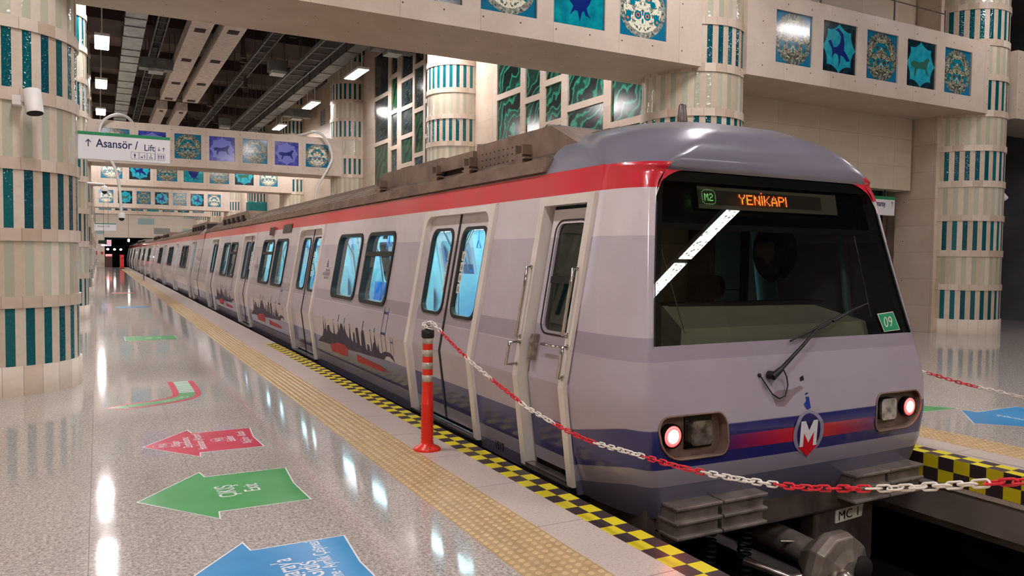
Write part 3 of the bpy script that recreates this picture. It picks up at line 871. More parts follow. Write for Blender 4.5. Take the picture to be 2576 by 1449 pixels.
def door_unit(parent, a, c, s=1, detail=True):
    """a..c = outer limits of the door surround"""
    fw = .085
    b = MB()
    z0 = -.04
    side_rect(b, a, a+fw, z0, 1.93, -.06, .035, s); side_rect(b, c-fw, c, z0, 1.93, -.06, .035, s)
    R = .12
    outer = [(a, 1.93), (a+fw, 1.93)] + [(a+fw+R-R*math.cos(k*PI/12), 1.89+R*math.sin(k*PI/12)) for k in range(1, 7)]
    outer += [(c-fw-R+R*math.sin(k*PI/12), 1.89+R*math.cos(k*PI/12)) for k in range(0, 6)] + [(c-fw, 1.93), (c, 1.93), (c, 2.065), (a, 2.065)]
    side_prism(b, outer, [], -.06, .035, s)
    b.build('door_surround', M['frame_white'], parent)
    m = (a+c)/2
    for l0, l1, side in ((a+fw-.01, m-.018, 0), (m+.018, c-fw+.01, 1)):
        b = MB(); side_rect(b, l0, l1, .0, KZ, -.07, -.03, s)
        wz = (l0+.11, l1-.09) if side == 0 else (l0+.09, l1-.11)
        hole = rrect(wz[0], wz[1], 1.02, 1.87, .11)
        side_prism(b, [(l0, KZ), (l1, KZ), (l1, 2.04), (l0, 2.04)], [hole], -.07, -.03, s)
        lf = b.build('door_leaf', M['side'], parent)
        if not detail: 
            g = MB(); side_poly(g, hole, [], -.045, s); g.build('door_glass', M['win_glass'], lf); continue
        r = MB(); side_prism(r, rrect(wz[0]-.012, wz[1]+.012, 1.008, 1.882, .12), [rrect(wz[0]+.018, wz[1]-.018, 1.038, 1.852, .10)], -.06, -.018, s)
        r.build('glass_seal', M['black'], lf)
        g = MB(); side_poly(g, hole, [], -.045, s); g.build('door_glass', M['win_glass'], lf)
        st = MB(); e0 = (wz[1]-.10) if side == 0 else wz[0]+.03
        for k in range(4):
            zz = 1.24 + k*.105
            side_rect(st, e0, e0+.07, zz, zz+.09, -.042, -.040, s)
            side_rect(st, e0+.02, e0+.03, zz+.015, zz+.055, -.040, -.039, s, 1); side_rect(st, e0+.015, e0+.05, zz+.06, zz+.065, -.040, -.039, s, 1); side_rect(st, e0+.045, e0+.052, zz+.015, zz+.05, -.040, -.039, s, 1)
        st.build('pictogram_stickers', [M['sticker'], M['black']], lf)
    b = MB(); side_rect(b, m-.018, m+.018, .0, 2.04, -.07, -.022, s); b.build('door_seal', M['black'], parent)
    b = MB(); side_rect(b, a+.02, c-.02, -.10, -.045, -.06, .05, s); side_rect(b, a+.06, c-.06, -.045, -.03, -.03, .045, s, 1)
    b.build('door_sill', [M['black'], M['steel']], parent)
    b = MB(); side_rect(b, c-fw-.01, c, -.12, -.04, -.03, .045, s); side_rect(b, a, a+fw+.01, -.12, -.04, -.03, .045, s); b.build('sill_bracket', M['black'], parent)
seat_me = [None]
def seat_shell(parent, x, y, s):
    if seat_me[0] is None:
        b = MB()
        sec = [(.0,.98), (.02,.66), (.06,.47), (.16,.41), (.36,.42), (.43,.44), (.44,.40), (.36,.38), (.12,.37), (.02,.42), (-.02,.66), (-.04,.98)]
        n = len(sec)
        vs = [(q[0], -.215, q[1]) for q in sec] + [(q[0], .215, q[1]) for q in sec]
        b.add(vs, [(i, n+i, n+(i+1) % n, (i+1) % n)[::-1] for i in range(n)] + [tuple(range(n)), tuple(range(2*n-1, n-1, -1))])
        o = b.build('seat', M['seat_blue'], parent); seat_me[0] = o.data
    else:
        o = bpy.data.objects.new('seat', seat_me[0]); COL.objects.link(o); o.parent = parent
    o.location = (x, y, .0); o.rotation_euler = (0, 0, 0 if s > 0 else PI)
    return o
def interior(parent, doors, y0, y1, dens=1):
    ds = sorted(doors)
    gaps = [(ds[i][1], ds[i+1][0]) for i in range(len(ds)-1)]
    for a, c in gaps:
        n = 6
        for i in range(n):
            y = a + .55 + i*((c-a-1.1)/(n-1))
            seat_shell(parent, 3.14, y, 1); seat_shell(parent, 2*TX-3.14, y, -1)
        for y in (a+.18, (a+c)/2, c-.18):
            for xx in (3.55, 5.32):
                b = MB(); sg = 1 if xx < TX else -1
                b.tube([(xx, y, .42), (xx-.02*sg, y, 1.0), (xx+.06*sg, y, 1.6), (xx+.3*sg, y, 2.06)], .018, 8)
                b.build('grab_pole', M['chrome'], parent)
        for y in (a+.25, c-.25):
            for sg, xx in ((-1, 2*TX-3.14),):
                b = MB(); x2 = xx + .42*sg
                b.box(min(xx, x2), max(xx, x2), y-.012, y+.012, .4, 1.3); b.build('seat_end_screen', M['int_white'], parent)
        for i in range(5):
            y = a + .5 + i*(c-a-1)/4
            for xx in (3.72, 5.15):
                b = MB(); b.box(xx-.008, xx+.008, y-.012, y+.012, 1.86, 2.0)
                b.tube([(xx, y-.07, 1.73), (xx, y+.07, 1.73), (xx, y, 1.86)], .010, 6, closed=True, cap=False)
                b.build('strap_handle', M['strap_blue'], parent)
    for xx in (3.72, 5.15):
        b = MB(); b.tube([(xx, y0+1.5, 2.0), (xx, y1-.5, 2.0)], .016, 8); b.build('ceiling_rail', M['chrome'], parent)
def roof_unit(parent, y0, y1, full=True):
    """air conditioning pack on the roof: boxes, mounting brackets, mesh cover"""
    x0, x1 = 3.38, 5.49
    b = MB()
    def wedge(ya, yb, za, zb, zt1, zt2, xa=x0, xb=x1):
        vs = [(xa,ya,za),(xb,ya,za),(xb,yb,za),(xa,yb,za),(xa,ya,zt1),(xb,ya,zt1),(xb,yb,zt2),(xa,yb,zt2)]
        b.add(vs, [(0,3,2,1),(4,5,6,7),(0,1,5,4),(1,2,6,5),(2,3,7,6),(3,0,4,7)])
    wedge(y0-.55, y0, 2.44, 2.44, 2.46, 2.71)
    wedge(y0, y0+1.45, 2.40, 0, 2.71, 2.71)
    wedge(y0+1.45, y0+2.35, 2.52, 0, 2.66, 2.66, x0-.04, x1+.04)
    wedge(y0+2.35, y1-.5, 2.40, 0, 2.69, 2.69)
    wedge(y1-.5, y1, 2.40, 0, 2.69, 2.42)
    b.build('casing', M['roof_unit'], parent)
    b = MB()
    b.box(x0+.02, x1-.02, y0+1.5, y0+2.3, 2.40, 2.52)
    # perforation dots
    yy = y0+.5
    while yy < y0+1.35:
        for z in (2.48, 2.54, 2.60): b.box(x0-.003, x0, yy, yy+.014, z, z+.014); b.box(x1, x1+.003, yy, yy+.014, z, z+.014)
        yy += .09
    b.build('grille', M['roof_dark'], parent)
    for y in (y0+.35, y0+1.45, y0+2.3, y1-.6):
        for xa, sg in ((x0, -1), (x1, 1)):
            b = MB()
            q = lambda p, e: (min(xa, xa+sg*p), max(xa, xa+sg*p))
            xA, xB = q(.09, 0)
            b.box(xA, xB, y-.02, y+.12, 2.36, 2.46); b.box(xA, xB, y-.06, y+.16, 2.46, 2.475); b.box(xA, xB, y-.01, y+.11, 2.475, 2.50); b.box(xA, xB, y-.03, y+.13, 2.50, 2.512)
            for yy in (y-.02, y+.105): b.box(xA, xB, yy, yy+.015, 2.51, 2.59)
            b.build('mounting_bracket', M['roof_unit'], parent)
    # expanded metal cover
    b = MB(); z = 2.725
    n = 14; yA, yB = y0+.05, y0+1.45
    for i in range(-6, n):
        for sgn in (1, -1):
            xa = x0 + (x1-x0)*i/ (n-1)
            p0 = Vector((xa, yA, z)); p1 = Vector((xa+.55*1.0, yB, z)) if sgn > 0 else Vector((xa+.55, yA, z)); 
            if sgn < 0: p1 = Vector((xa, yB, z))
            a_, b_ = (p0, p1) if sgn > 0 else (Vector((xa+.55, yA, z)), Vector((xa, yB, z)))
            if min(a_.x, b_.x) < x0 or max(a_.x, b_.x) > x1: continue
            d = (b_-a_).normalized(); nn = Vector((-d.y, d.x, 0))*.008
            b.add([a_-nn, b_-nn, b_+nn, a_+nn], [(0,1,2,3)])
    for y in (yA, (yA+yB)/2, yB-.02): b.box(x0, x1, y, y+.02, z-.01, z+.005)
    b.build('mesh_cover', M['galv'], parent)

# ---- car 1 (world y = local y + 3.8)
Y1 = 3.8
car = thing('train_car', 'leading grey, red and blue metro car with windscreen and display reading YENİKAPI', 'train car', (0, Y1, 0), group='coupled cars of the metro train')
D1 = [(6.15+5.86*k-Y1, 7.82+5.86*k-Y1) for k in range(4)]
W1 = []
for k in range(3):
    W1 += [(8.70+5.86*k-Y1, 9.76+5.86*k-Y1), (9.98+5.86*k-Y1, 11.13+5.86*k-Y1)]
CD = (4.60-Y1, 5.36-Y1)           # cab door surround
L1 = 27.75-Y1
car_shell(car, [CD] + D1, W1, CD[0]-.02, L1, M['side'])
for i, (a, c) in enumerate(W1): window_unit(car, a, c, i in (0, 3, 4))
for a, c in D1: door_unit(car, a, c)
for i, (a, c) in enumerate(W1[:4]): window_unit(car, a, c, False, -1)
for a, c in D1[:3]: door_unit(car, a, c, -1, False)
# plain closed leaves on the far side
b = MB()
for a, c in D1[3:]: side_rect(b, a, c, 0, 2.07, -.06, -.03, -1)
side_rect(b, CD[0], CD[1], 0, 2.07, -.06, -.02, -1)
b.build('far_door', M['side'], car)
interior(car, D1, .8, L1)
roof_unit(car, 5.65-Y1, 10.5-Y1)
b = MB(); b.box(3.38, 5.49, 19.4-Y1, 19.41-Y1, 2.4, 2.41)
def small_unit(parent, y0, y1):
    b = MB(); x0, x1 = 3.38, 5.49
    for ya, yb, za, zb in ((y0-.4, y0, 2.46, 2.70), (y0, y1-.5, 2.70, 2.70), (y1-.5, y1, 2.70, 2.44)):
        vs = [(x0,ya,2.42),(x1,ya,2.42),(x1,yb,2.42),(x0,yb,2.42),(x0,ya,za),(x1,ya,za),(x1,yb,zb),(x0,yb,zb)]
        b.add(vs, [(0,3,2,1),(4,5,6,7),(0,1,5,4),(1,2,6,5),(2,3,7,6),(3,0,4,7)])
    b.build('casing', M['roof_unit'], parent)
    for k in range(5):
        b = MB()
        y = y0+.3+k*(y1-y0-.8)/5
        b.box(x0-.09, x1+.09, y, y+.251, 2.40, 2.5); b.box(x0-.06, x1+.06, y+.25, y+.5, 2.44, 2.6)
        b.build('mounting_bracket', M['roof_dark'], parent)
small_unit(car, 20.6-Y1, 25.6-Y1)
# speaker grille and glass display above the third bay
b = MB(); side_rect(b, 16.05-Y1, 16.35-Y1, 1.98, 2.14, 0, .05)
for k in range(6): side_rect(b, 16.07-Y1, 16.33-Y1, 1.99+k*.025, 2.0+k*.025, .05, .055, 1, 1)
b.build('speaker_box', [M['roof_unit'], M['dark']], car)
b = MB(); side_rect(b, 14.5-Y1, 15.25-Y1, 2.0, 2.16, -.01, .012); b.build('side_display', M['blackgloss'], car)
# gangway bellows
b = MB()
for k in range(4): b.box(3.35, 5.52, L1+.03+k*.06, L1+.06+k*.06, .05, 2.45)
b.build('gangway_bellows', M['black'], car)

# ---- cab door
b = MB(); fw = .075
a, c = CD
side_rect(b, a, a+fw, -.05, 2.0, -.08, .03); side_rect(b, c-fw, c, -.05, 2.0, -.08, .03); side_rect(b, a, c, 2.0, 2.068, -.08, .03)
b.build('cab_door_surround', M['frame_white'], car)
b = MB(); l0, l1 = a+fw, c-fw-.04
hole = rrect(l0+.08, l1-.09, 1.04, 1.86, .07)
side_rect(b, l0, l1, .02, KZ, -.10, -.05); side_prism(b, [(l0,KZ),(l1,KZ),(l1,1.97),(l0,1.97)], [hole], -.10, -.05)
side_prism(b, rrect(l0+.05, l1-.06, 1.01, 1.89, .10), [rrect(l0+.062, l1-.072, 1.022, 1.878, .09)], -.05, -.045, mi=1)
lf = b.build('cab_door', [M['side'], M['black']], car)
g = MB(); side_poly(g, hole, [], -.07); g.build('door_glass', M['cabwin'], lf)
g = MB(); side_rect(g, l0+.06, l1-.07, 1.40, 1.45, -.085, -.06); g.build('glass_bar', M['black'], lf)
def handle(name, p0, p1, out, r=.012, parent=car, m='chrome'):
    """grab rail standing `out` metres proud of the side, between (y,z) points"""
    b = MB(); q0, q1 = SM(0.03)(*p0), SM(0.03)(*p1); o0, o1 = SM(out)(*p0), SM(out)(*p1)
    b.tube([q0, o0, o1, q1], r, 8)
    for q in (q0, q1): b.lathe([(.0, -.005), (.02, -.005), (.02, .008), (0, .008)], 12, (q[0], q[1], q[2]), axis='x')
    return b.build(name, M[m], parent)
W = lambda y: y - Y1
handle('handrail', (W(5.33), 1.52), (W(5.33), .97), .07)
handle('handrail', (W(4.66), 1.52), (W(4.66), 1.04), .07)
handle('handrail', (W(4.63), .96), (W(4.63), .74), .07, .014)
handle('handrail', (W(5.31), .93), (W(5.31), .76), .13, .014)
b = MB(); side_rect(b, W(5.17), W(5.22), .80, 1.0, -.05, .0); b.build('lock_plate', M['steel'], car)
b = MB(); qa, qb = SM(-.05)(W(5.05), .94), SM(-.05)(W(4.83), .94); b.tube([qa, (qa[0]-.05, qa[1], qa[2]), (qb[0]-.05, qb[1], qb[2]), qb], .009, 8); b.build('door_handle', M['chrome'], lf)
b = MB(); side_rect(b, a+.03, c-.03, -.12, -.05, -.06, .05); side_rect(b, a+.07, c-.08, -.05, -.02, -.05, .035, 1, 1); b.build('door_sill', [M['black'], M['steel']], car)

# ---- livery prints and lettering on the near side
SKY = [(11.82,.28),(11.48,.39),(11.39,.48),(11.34,.69),(11.31,.5),(11.26,.52),(11.23,.67),(11.2,.47),(11.13,.57),(11.03,.59),(11.0,.51),(10.9,.48),(10.82,.48),(10.78,.69),(10.75,.49),(10.68,.48),(10.57,.54),(10.53,.77),(10.49,.56),(10.4,.66),(10.33,.66),(10.27,.57),(10.23,.75),(10.18,.55),(10.1,.5),(10.04,.49),(9.98,.69),(9.95,.49),(9.89,.45),(9.84,.59),(9.78,.59),(9.76,.46),(9.72,.46),(9.7,.66),(9.6,.67),(9.58,.45),(9.52,.44),(9.48,.62),(9.41,.77),(9.36,.64),(9.34,.43),(9.29,.41),(9.27,.49),(9.2,.49),(9.17,.42),(9.12,.42),(9.1,.69),(9.07,.44),(9.03,.52),(8.97,.55),(8.94,.72),(8.91,.53),(8.87,.47),(8.83,.56),(8.8,.44),(8.74,.44),(8.58,.48),(8.42,.48),(8.33,.45),(8.28,.38),(8.36,.41),(8.45,.435),(8.58,.42),(8.66,.37)]
def skyline(off, faint):
    b = MB(); e = .0015
    side_poly(b, [(p[0]-Y1+off, min(p[1], KZ)) for p in SKY], [], e)
    for i, p in enumerate(SKY):
        if p[1] > KZ: side_rect(b, p[0]-Y1+off-.012, p[0]-Y1+off+.012, KZ, p[1], 0, e)
    L = lambda p, q, w, m: b.add([SM(e)(p[0]-Y1+off-w, p[1]), SM(e)(p[0]-Y1+off+w, p[1]), SM(e)(q[0]-Y1+off+w, q[1]), SM(e)(q[0]-Y1+off-w, q[1])], [(0,1,2,3)], m)
    for ys_ in (8.69, 8.54):
        L((ys_, .43), (ys_, KZ), .008, 1); L((ys_, KZ), (ys_-.005, .99), .008, 1)
    L((8.615, .91), (8.615, .94), .075, 1); L((8.615, .672), (8.615, .70), .085, 1)
    for ys_ in (8.37, 8.29): L((ys_, .46), (ys_, .66), .006, 1)
    L((8.33, .60), (8.33, .62), .04, 1)
    b.build('skyline_print', [M['skyline'], M['skynavy']], car)
    b = MB()
    for l in ([(11.1,.30),(10.64,.37),(10.3,.37),(10.17,.34),(10.24,.22),(10.48,.21),(11.02,.21)], [(9.76,.31),(9.45,.29),(8.87,.28),(8.55,.24),(8.84,.215),(9.43,.21),(9.8,.21)]):
        side_poly(b, [(p[0]-Y1+off, p[1]) for p in l][::-1], [], .0025)
    b.build('red_print', M['redfade'], car)
skyline(0, 0); skyline(5.86, 1); skyline(11.72, 1)
b = MB(); ft = lambda y0, z0, e=.002: (lambda u, v: SM(e)(y0-Y1-u, z0+v))
add_text(b, '1517', .10, ft(5.87, -.045), 0, sx=.85, bold=.0025); b.build('car_number', M['black'], car)
for off in (0, 5.86):
    b = MB(); 
    add_text(b, 'İSTANBUL', .055, ft(11.64+off, 1.345)); add_text(b, 'BÜYÜKŞEHİR', .07, ft(11.76+off, 1.285), sx=.9); add_text(b, 'BELEDİYESİ', .045, ft(11.66+off, 1.235))
    for k, (w, z) in enumerate(((.045,1.41),(.055,1.435),(.045,1.46),(.03,1.485),(.015,1.51))): side_rect(b, 11.57+off-Y1-w, 11.57+off-Y1+w, z, z+.016, 0, .002)
    b.build('city_emblem', M['skynavy'], car)

# ---- cab front
def lerp_tab(tab, z):
    if z <= tab[0][0]: return tab[0][1]
    for (a0, v0), (a1, v1) in zip(tab[:-1], tab[1:]):
        if z <= a1: return v0 + (v1-v0)*(z-a0)/(a1-a0)
    return tab[-1][1]
FT = [(-.10,3.90),(0,3.86),(.2,3.82),(.45,3.80),(.7,3.85),(1.03,3.93),(1.75,4.09),(2.21,4.185),(2.235,4.165),(2.30,4.165),(2.41,4.20),(2.53,4.31),(2.63,4.50),(2.69,4.80),(2.72,5.15)]
WT = [(2.27,TX-sx(2.27)),(2.34,1.205),(2.41,1.165),(2.47,1.12),(2.53,1.035),(2.58,.94),(2.63,.81),(2.67,.66),(2.70,.47),(2.72,.18)]
def halfw(z):
    if z <= 2.27:
        w = TX - sx(z)
        if z < .2: w = w - .05*(.2-z)/.3
        return w
    return lerp_tab(WT, z)
YR = 5.42
def front_y(z):
    if z <= 1.03 or z > 2.21: return lerp_tab(FT, z)
    q = (z-1.03)/1.18
    return 3.93 + .255*(1.16*q - .16*q*q)
def cab_pt(t, z):
    """t in -1..1 across the front; 1..2 corner; 2..3 side back to YR (negative mirrored)"""
    s = 1 if t >= 0 else -1; a = abs(t)
    w, f = halfw(z), front_y(z)
    k = max(0, min(1, (z-2.25)/.5))
    q_ = max(0, min(1, (z-2.08)/.2)); q_ = q_*q_*(3-2*q_)
    ax = .17 + .10*q_
    if z > 2.25: ax = ax + k*(w*.8-ax)
    ax = min(ax, w*.95)
    by0 = min(.62, 4.60-f)
    by = by0 + k*(YR-f-by0)
    by = min(by, YR-f-.001)
    bul = 0.0 if z > .9 else .03*min(1, (.9-z)/.4)
    xc = w-ax
    if a <= 1: x, y = a*xc, f + bul*a*a*(xc/1.3)**2
    elif a <= 2:
        th = (a-1)*PI/2; n = 2.3 if z < 2.25 else 2.1
        x = xc + ax*abs(math.sin(th))**(2/n); y = f+bul*(xc/1.3)**2 + by*(1-abs(math.cos(th))**(2/n))
    else:
        y0 = f+bul*(xc/1.3)**2+by
        x = w; ym = max(4.60, y0)
        y = y0 + (ym-y0)*(a-2)/.5 if a <= 2.5 else ym + (YR-ym)*(a-2.5)/.5
    return (TX - s*x, y-Y1, z)         # t > 0 is the side towards the near platform
def surf(b, ts, zs, mi=0, d=0.0, sm=True, skip=None):
    n = len(ts); vs = []
    for z in zs:
        for t_ in ts:
            p = Vector(cab_pt(t_, z))
            if d:
                e = 1e-3
                ez = -e if (z > 2.2 and z < 2.22) else e; et = -e if t_ > .99 else e
                q1 = Vector(cab_pt(t_+et, z)); q2 = Vector(cab_pt(t_, z+ez))
                nn = (q1-p).cross(q2-p).normalized()
                if nn.y > 0: nn = -nn
                p = p + nn*d
            vs.append(p)
    fs = []
    for i in range(len(zs)-1):
        for j in range(n-1):
            if skip and skip((ts[j]+ts[j+1])/2, (zs[i]+zs[i+1])/2): continue
            fs.append((i*n+j, (i+1)*n+j, (i+1)*n+j+1, i*n+j+1))
    b.add(vs, fs, mi, sm)
TL0, TL1, LZ0, LZ1 = .565, .985, .30, .585
front_t = [0, .14, .28, .42, TL0, .63, .70, .78, .86, .93, TL1, 1.0]
corn_t = [1+k/9 for k in range(1, 10)]
side_t = [2.25, 2.5, 2.6, 2.75, 2.9, 3.0]
tp = front_t + corn_t + side_t
ts_all = [-q for q in tp[::-1][:-1]] + tp
zs_low = [-.10, -.07, -.03, .02, .08, .14, .2, .25, LZ0, .36, .42, .48, .54, LZ1, .64, .70, .78, .86, .95, 1.03]
zs_mid = [1.03, 1.15, 1.3, 1.45, 1.6, 1.75, 1.9, 2.0, 2.07]
zs_top = [2.07, 2.13, 2.18, 2.21, 2.222, 2.235, 2.25, 2.262]
zs_dome = [2.21, 2.222, 2.235, 2.25, 2.262, 2.30, 2.34, 2.38, 2.42, 2.46, 2.50, 2.53, 2.56, 2.59, 2.61, 2.63, 2.65, 2.67, 2.68, 2.69, 2.70, 2.71, 2.72]
def in_front(t_, z): return abs(t_) < 1
def lampcut(t_, z): return TL0 < abs(t_) < TL1 and LZ0 < z < LZ1
def behind_door(t_, z): return abs(t_) > 2.5
b = MB()
surf(b, ts_all, zs_low, skip=lambda t_, z: lampcut(t_, z) or behind_door(t_, z))
surf(b, ts_all, zs_mid, skip=lambda t_, z: in_front(t_, z) or behind_door(t_, z))
surf(b, ts_all, zs_top, skip=lambda t_, z: in_front(t_, z) or behind_door(t_, z))
# rounded corner fillets: windscreen top, lamp recess corners
def fillet(b, t0, z0, dt, dz, n=7, d=0.0, mi=0):
    """fills the corner at (t0,z0) of an opening; opening lies towards +dt,+dz"""
    pts = [(t0, z0)] + [(t0+dt*(1-math.sin(a)), z0+dz*(1-math.cos(a))) for a in [k*PI/2/n for k in range(n+1)]]
    vs = []
    for q in pts:
        p = Vector(cab_pt(*q)); vs.append(p + Vector((0, -d, 0)))
    for i in range(1, len(pts)-1): b.add([vs[0], vs[i], vs[i+1]], [(0,1,2)], mi)
for s in (1, -1):
    fillet(b, s*1.0, 2.21, -s*.15, -.19)
    fillet(b, s*TL0, LZ0, s*.05, .09); fillet(b, s*TL0, LZ1, s*.05, -.09); fillet(b, s*TL1, LZ0, -s*.13, .16); fillet(b, s*TL1, LZ1, -s*.07, -.11)
b.build('cab_front', M['front'], car)
b = MB(); surf(b, ts_all, zs_dome, skip=lambda t_, z: z < 2.262 and abs(t_) > 1)
p = [cab_pt(t_, zs_dome[-1]) for t_ in ts_all]
b.add(p, [tuple(range(len(p)))], 0)
# rear lip of the dome
b.build('cab_roof_dome', M['dome'], car)
b = MB(); ring = [cab_pt(3.0, z) for z in zs_dome] + [cab_pt(-3.0, z) for z in zs_dome[::-1]]
b.add(ring, [tuple(range(len(ring)))]); b.build('dome_rear_panel', M['roof_unit'], car)
b = MB(); b.lathe([(.045, 2.72), (.03, 2.86), (.02, 2.87), (0, 2.87)], 14, (4.25, 5.0-Y1, 0)); b.build('antenna', M['darksteel'], car)
# windscreen: glass sheet, black frit border
wt = [-1+2*k/40 for k in range(41)]
wz = [1.03+1.18*k/36 for k in range(37)]
b = MB(); surf(b, wt, wz, d=-.006); ws = b.build('windscreen', M['ws_glass'], car)
b = MB(); surf(b, [1.0, .985, .96, .945], wz, d=-.012); surf(b, [-1.0, -.985, -.96, -.945], wz, d=-.012)
surf(b, wt, [1.80, 1.83, 1.84, 1.845], d=-.014)
surf(b, wt, [2.135, 2.15, 2.17, 2.19, 2.21], d=-.014)
b.build('frit_border', M['black'], ws)
b = MB()
for s in (1, -1):
    fillet(b, s*.95, 1.03, -s*.03, .04, d=-.004)
wsz = [q for q in wz if q < 2.0]; surf(b, [1.003, 1.0, .994], wsz, d=.006); surf(b, [-1.003, -1.0, -.994], wsz, d=.006); b.build('windscreen_seal', M['black'], ws)
# header board behind the top of the glass with the destination display
hz = [(1.82, .10), (2.20, .10)]
def xfront(z):
    q_ = max(0, min(1, (z-2.08)/.2)); q_ = q_*q_*(3-2*q_)
    return halfw(z)-.17-.10*q_
def ws_plane(x, z, back):      # world x, z, metres behind the glass
    t_ = (TX-x)/xfront(z)
    p = cab_pt(max(-1, min(1, t_)), z); return (x, p[1]+back, z)
b = MB()
xs_ = [3.2+.1*k for k in range(26)]
o_ = len(b.v)
vv = []
for z in (1.80, 1.95, 2.1, 2.20):
    hw = xfront(z)-.02
    vv += [ws_plane(TX-hw+2*hw*k/25, z, .09) for k in range(26)]
nn = len(xs_)
b.add(vv, [(i*nn+j, i*nn+j+1, (i+1)*nn+j+1, (i+1)*nn+j) for i in range(3) for j in range(nn-1)])
b.build('header_board', M['blackgloss'], car)
dsp = MB()
dd = lambda x, z: ws_plane(x, z, .06)
def flat(b, x0, x1, z0, z1, back, mi=0):
    b.add([ws_plane(x0, z0, back), ws_plane(x1, z0, back), ws_plane(x1, z1, back), ws_plane(x0, z1, back)], [(0,1,2,3)], mi)
b = MB()
n_ = 8
for k in range(n_):
    xa, xb = 3.73+(5.16-3.73)*k/n_, 3.73+(5.16-3.73)*(k+1)/n_
    flat(b, xa, xb, 1.955, 2.115, .055, 0)
    if k < n_-1: flat(b, xa, min(xb, 4.99), 1.985, 2.09, .052, 1)
dp = b.build('display_housing', [M['dg'], M['dpanel']], car)
FONT = {'Y': ['10001','10001','01010','00100','00100','00100','00100'], 'E': ['11111','10000','10000','11110','10000','10000','11111'],
 'N': ['10001','11001','11001','10101','10011','10011','10001'], 'I': ['1','1','1','1','1','1','1'], 'J': ['1','1','1','1','1','1','1'],
 'K': ['10001','10010','10100','11000','10100','10010','10001'], 'A': ['00100','01010','01010','10001','11111','10001','10001'],
 'P': ['11110','10001','10001','11110','10000','10000','10000'], 'M': ['10001','11011','10101','10101','10001','10001','10001'], '2': ['01110','10001','00001','00110','01000','10000','11111']}
def led(word, x0, x1, z0, z1, parent, m1, m2, double=True):
    cols = []
    for ch in word:
        g = FONT[ch]
        for i in range(len(g[0])): cols.append([r[i] == '1' for r in g] + [False])
        cols.append(None)
    cols = cols[:-1]
    # dotted capital I
    n = len(cols); px = (x1-x0)/n; pz = (z1-z0)/7
    b = MB(); rnd = random.Random(3)
    for i, col in enumerate(cols):
        if col is None: continue
        for j in range(7):
            if col[j]:
                x, z = x0+i*px, z1-(j+1)*pz
                sub = ((0,0),(.5,0),(0,.5),(.5,.5)) if double else ((0,0),)
                for u, v in sub:
                    q = .36 if double else .7
                    xa, za = x+u*px, z+v*pz
                    flat(b, xa, xa+q*px, za, za+q*pz, .046, 0 if rnd.random() < .6 else 1)
    return b, px, pz
b, px_, pz_ = led('YENJKAPI', 4.115, 4.60, 1.998, 2.072, dp, 0, 0)
ix = 4.115 + px_*18; flat(b, ix, ix+px_*.7, 2.083, 2.093, .046, 0)
b.build('led_text', [M['led_or'], M['led_ye']], dp)
b, _, _ = led('M2', 3.785, 3.865, 2.012, 2.066, dp, 0, 0, False)
for k in range(28):
    a_ = 2*PI*k/28; ca, sa = math.cos(a_), math.sin(a_); q = 1/ (abs(ca)**4+abs(sa)**4)**.25
    x, z = 3.825+.062*ca*q, 2.039+.050*sa*q; flat(b, x-.0022, x+.0022, z-.0022, z+.0022, .046, 0)
b.build('led_line_badge', [M['led_gr'], M['led_gr']], dp)

# cab interior
cabi = MB(); cabi.prism([(3.12,.03),(5.75,.03),(5.83,.67),(5.6,2.1),(3.27,2.1),(3.04,.67)], lambda u, v: (u, W(5.60), v), lambda u, v: (u, W(5.64), v)); cabi.box(3.13, 5.74, W(4.3), W(5.6), 0, .03); cabi.build('cab_rear_wall', M['cabwall'], car)
b = MB()
vs = [(3.42,W(4.02),.75),(5.45,W(4.02),.75),(5.45,W(4.75),.75),(3.42,W(4.75),.75),(3.5,W(4.08),1.12),(5.38,W(4.08),1.12),(5.1,W(4.35),1.24),(3.55,W(4.35),1.26),(5.1,W(4.75),1.20),(3.55,W(4.75),1.22)]
b.add(vs, [(0,3,2,1),(0,1,5,4),(4,5,6,7),(7,6,8,9),(0,4,7,9,3),(1,2,8,6,5),(3,9,8,2)])
b.build('driver_console', M['console'], car)
b = MB(); b.box(3.6, 5.2, W(4.34), W(4.5), 1.245, 1.275); b.build('console_hood', M['seatgrey'], car)
st = MB()
st.prism(rrect(4.40, 4.80, .55, 1.22, .10), lambda u, v: (u, W(5.02), v), lambda u, v: (u, W(5.14), v)); st.box(4.38, 4.82, W(4.72), W(5.1), .5, .62)
sb = st.build('driver_seat', M['seatgrey'], car, bevel=.02)
hr = MB(); hr.prism(rrect(4.43, 4.76, 1.26, 1.46, .085), lambda u, v: (u, W(5.0), v), lambda u, v: (u, W(5.11), v)); hr.tube([(4.56,W(5.06),1.2),(4.56,W(5.06),1.28)], .008, 6); hr.tube([(4.63,W(5.06),1.2),(4.63,W(5.06),1.28)], .008, 6)
hr.build('headrest', M['seatgrey'], sb, bevel=.02)
b = MB(); b.lathe([(.0, .0), (.22, .0), (.235, .02), (.22, .035), (0, .05)], 32, (4.62, W(4.30), 1.66), axis='y'); b.tube([(4.55,W(4.33),1.86),(4.5,W(4.33),1.95)], .006, 6)
b.build('round_mirror', mat('dark_mirror', (34,30,28), .08, .6), car)
# partition with a window into the saloon
b = MB(); b.box(4.86, 4.92, W(5.3), W(5.62), .1, 1.95); b.box(5.5, 5.54, W(5.5), W(5.62), .1, 1.95); b.box(4.9, 5.54, W(5.58), W(5.62), 1.30, 1.312)
b.build('cab_partition', M['darksteel'], car)
b = MB()
b.box(5.0, 5.45, W(5.605), W(5.618), 1.32, 1.88); b.build('partition_window', mat('dim_green_pane', (70,92,80), .2), car)
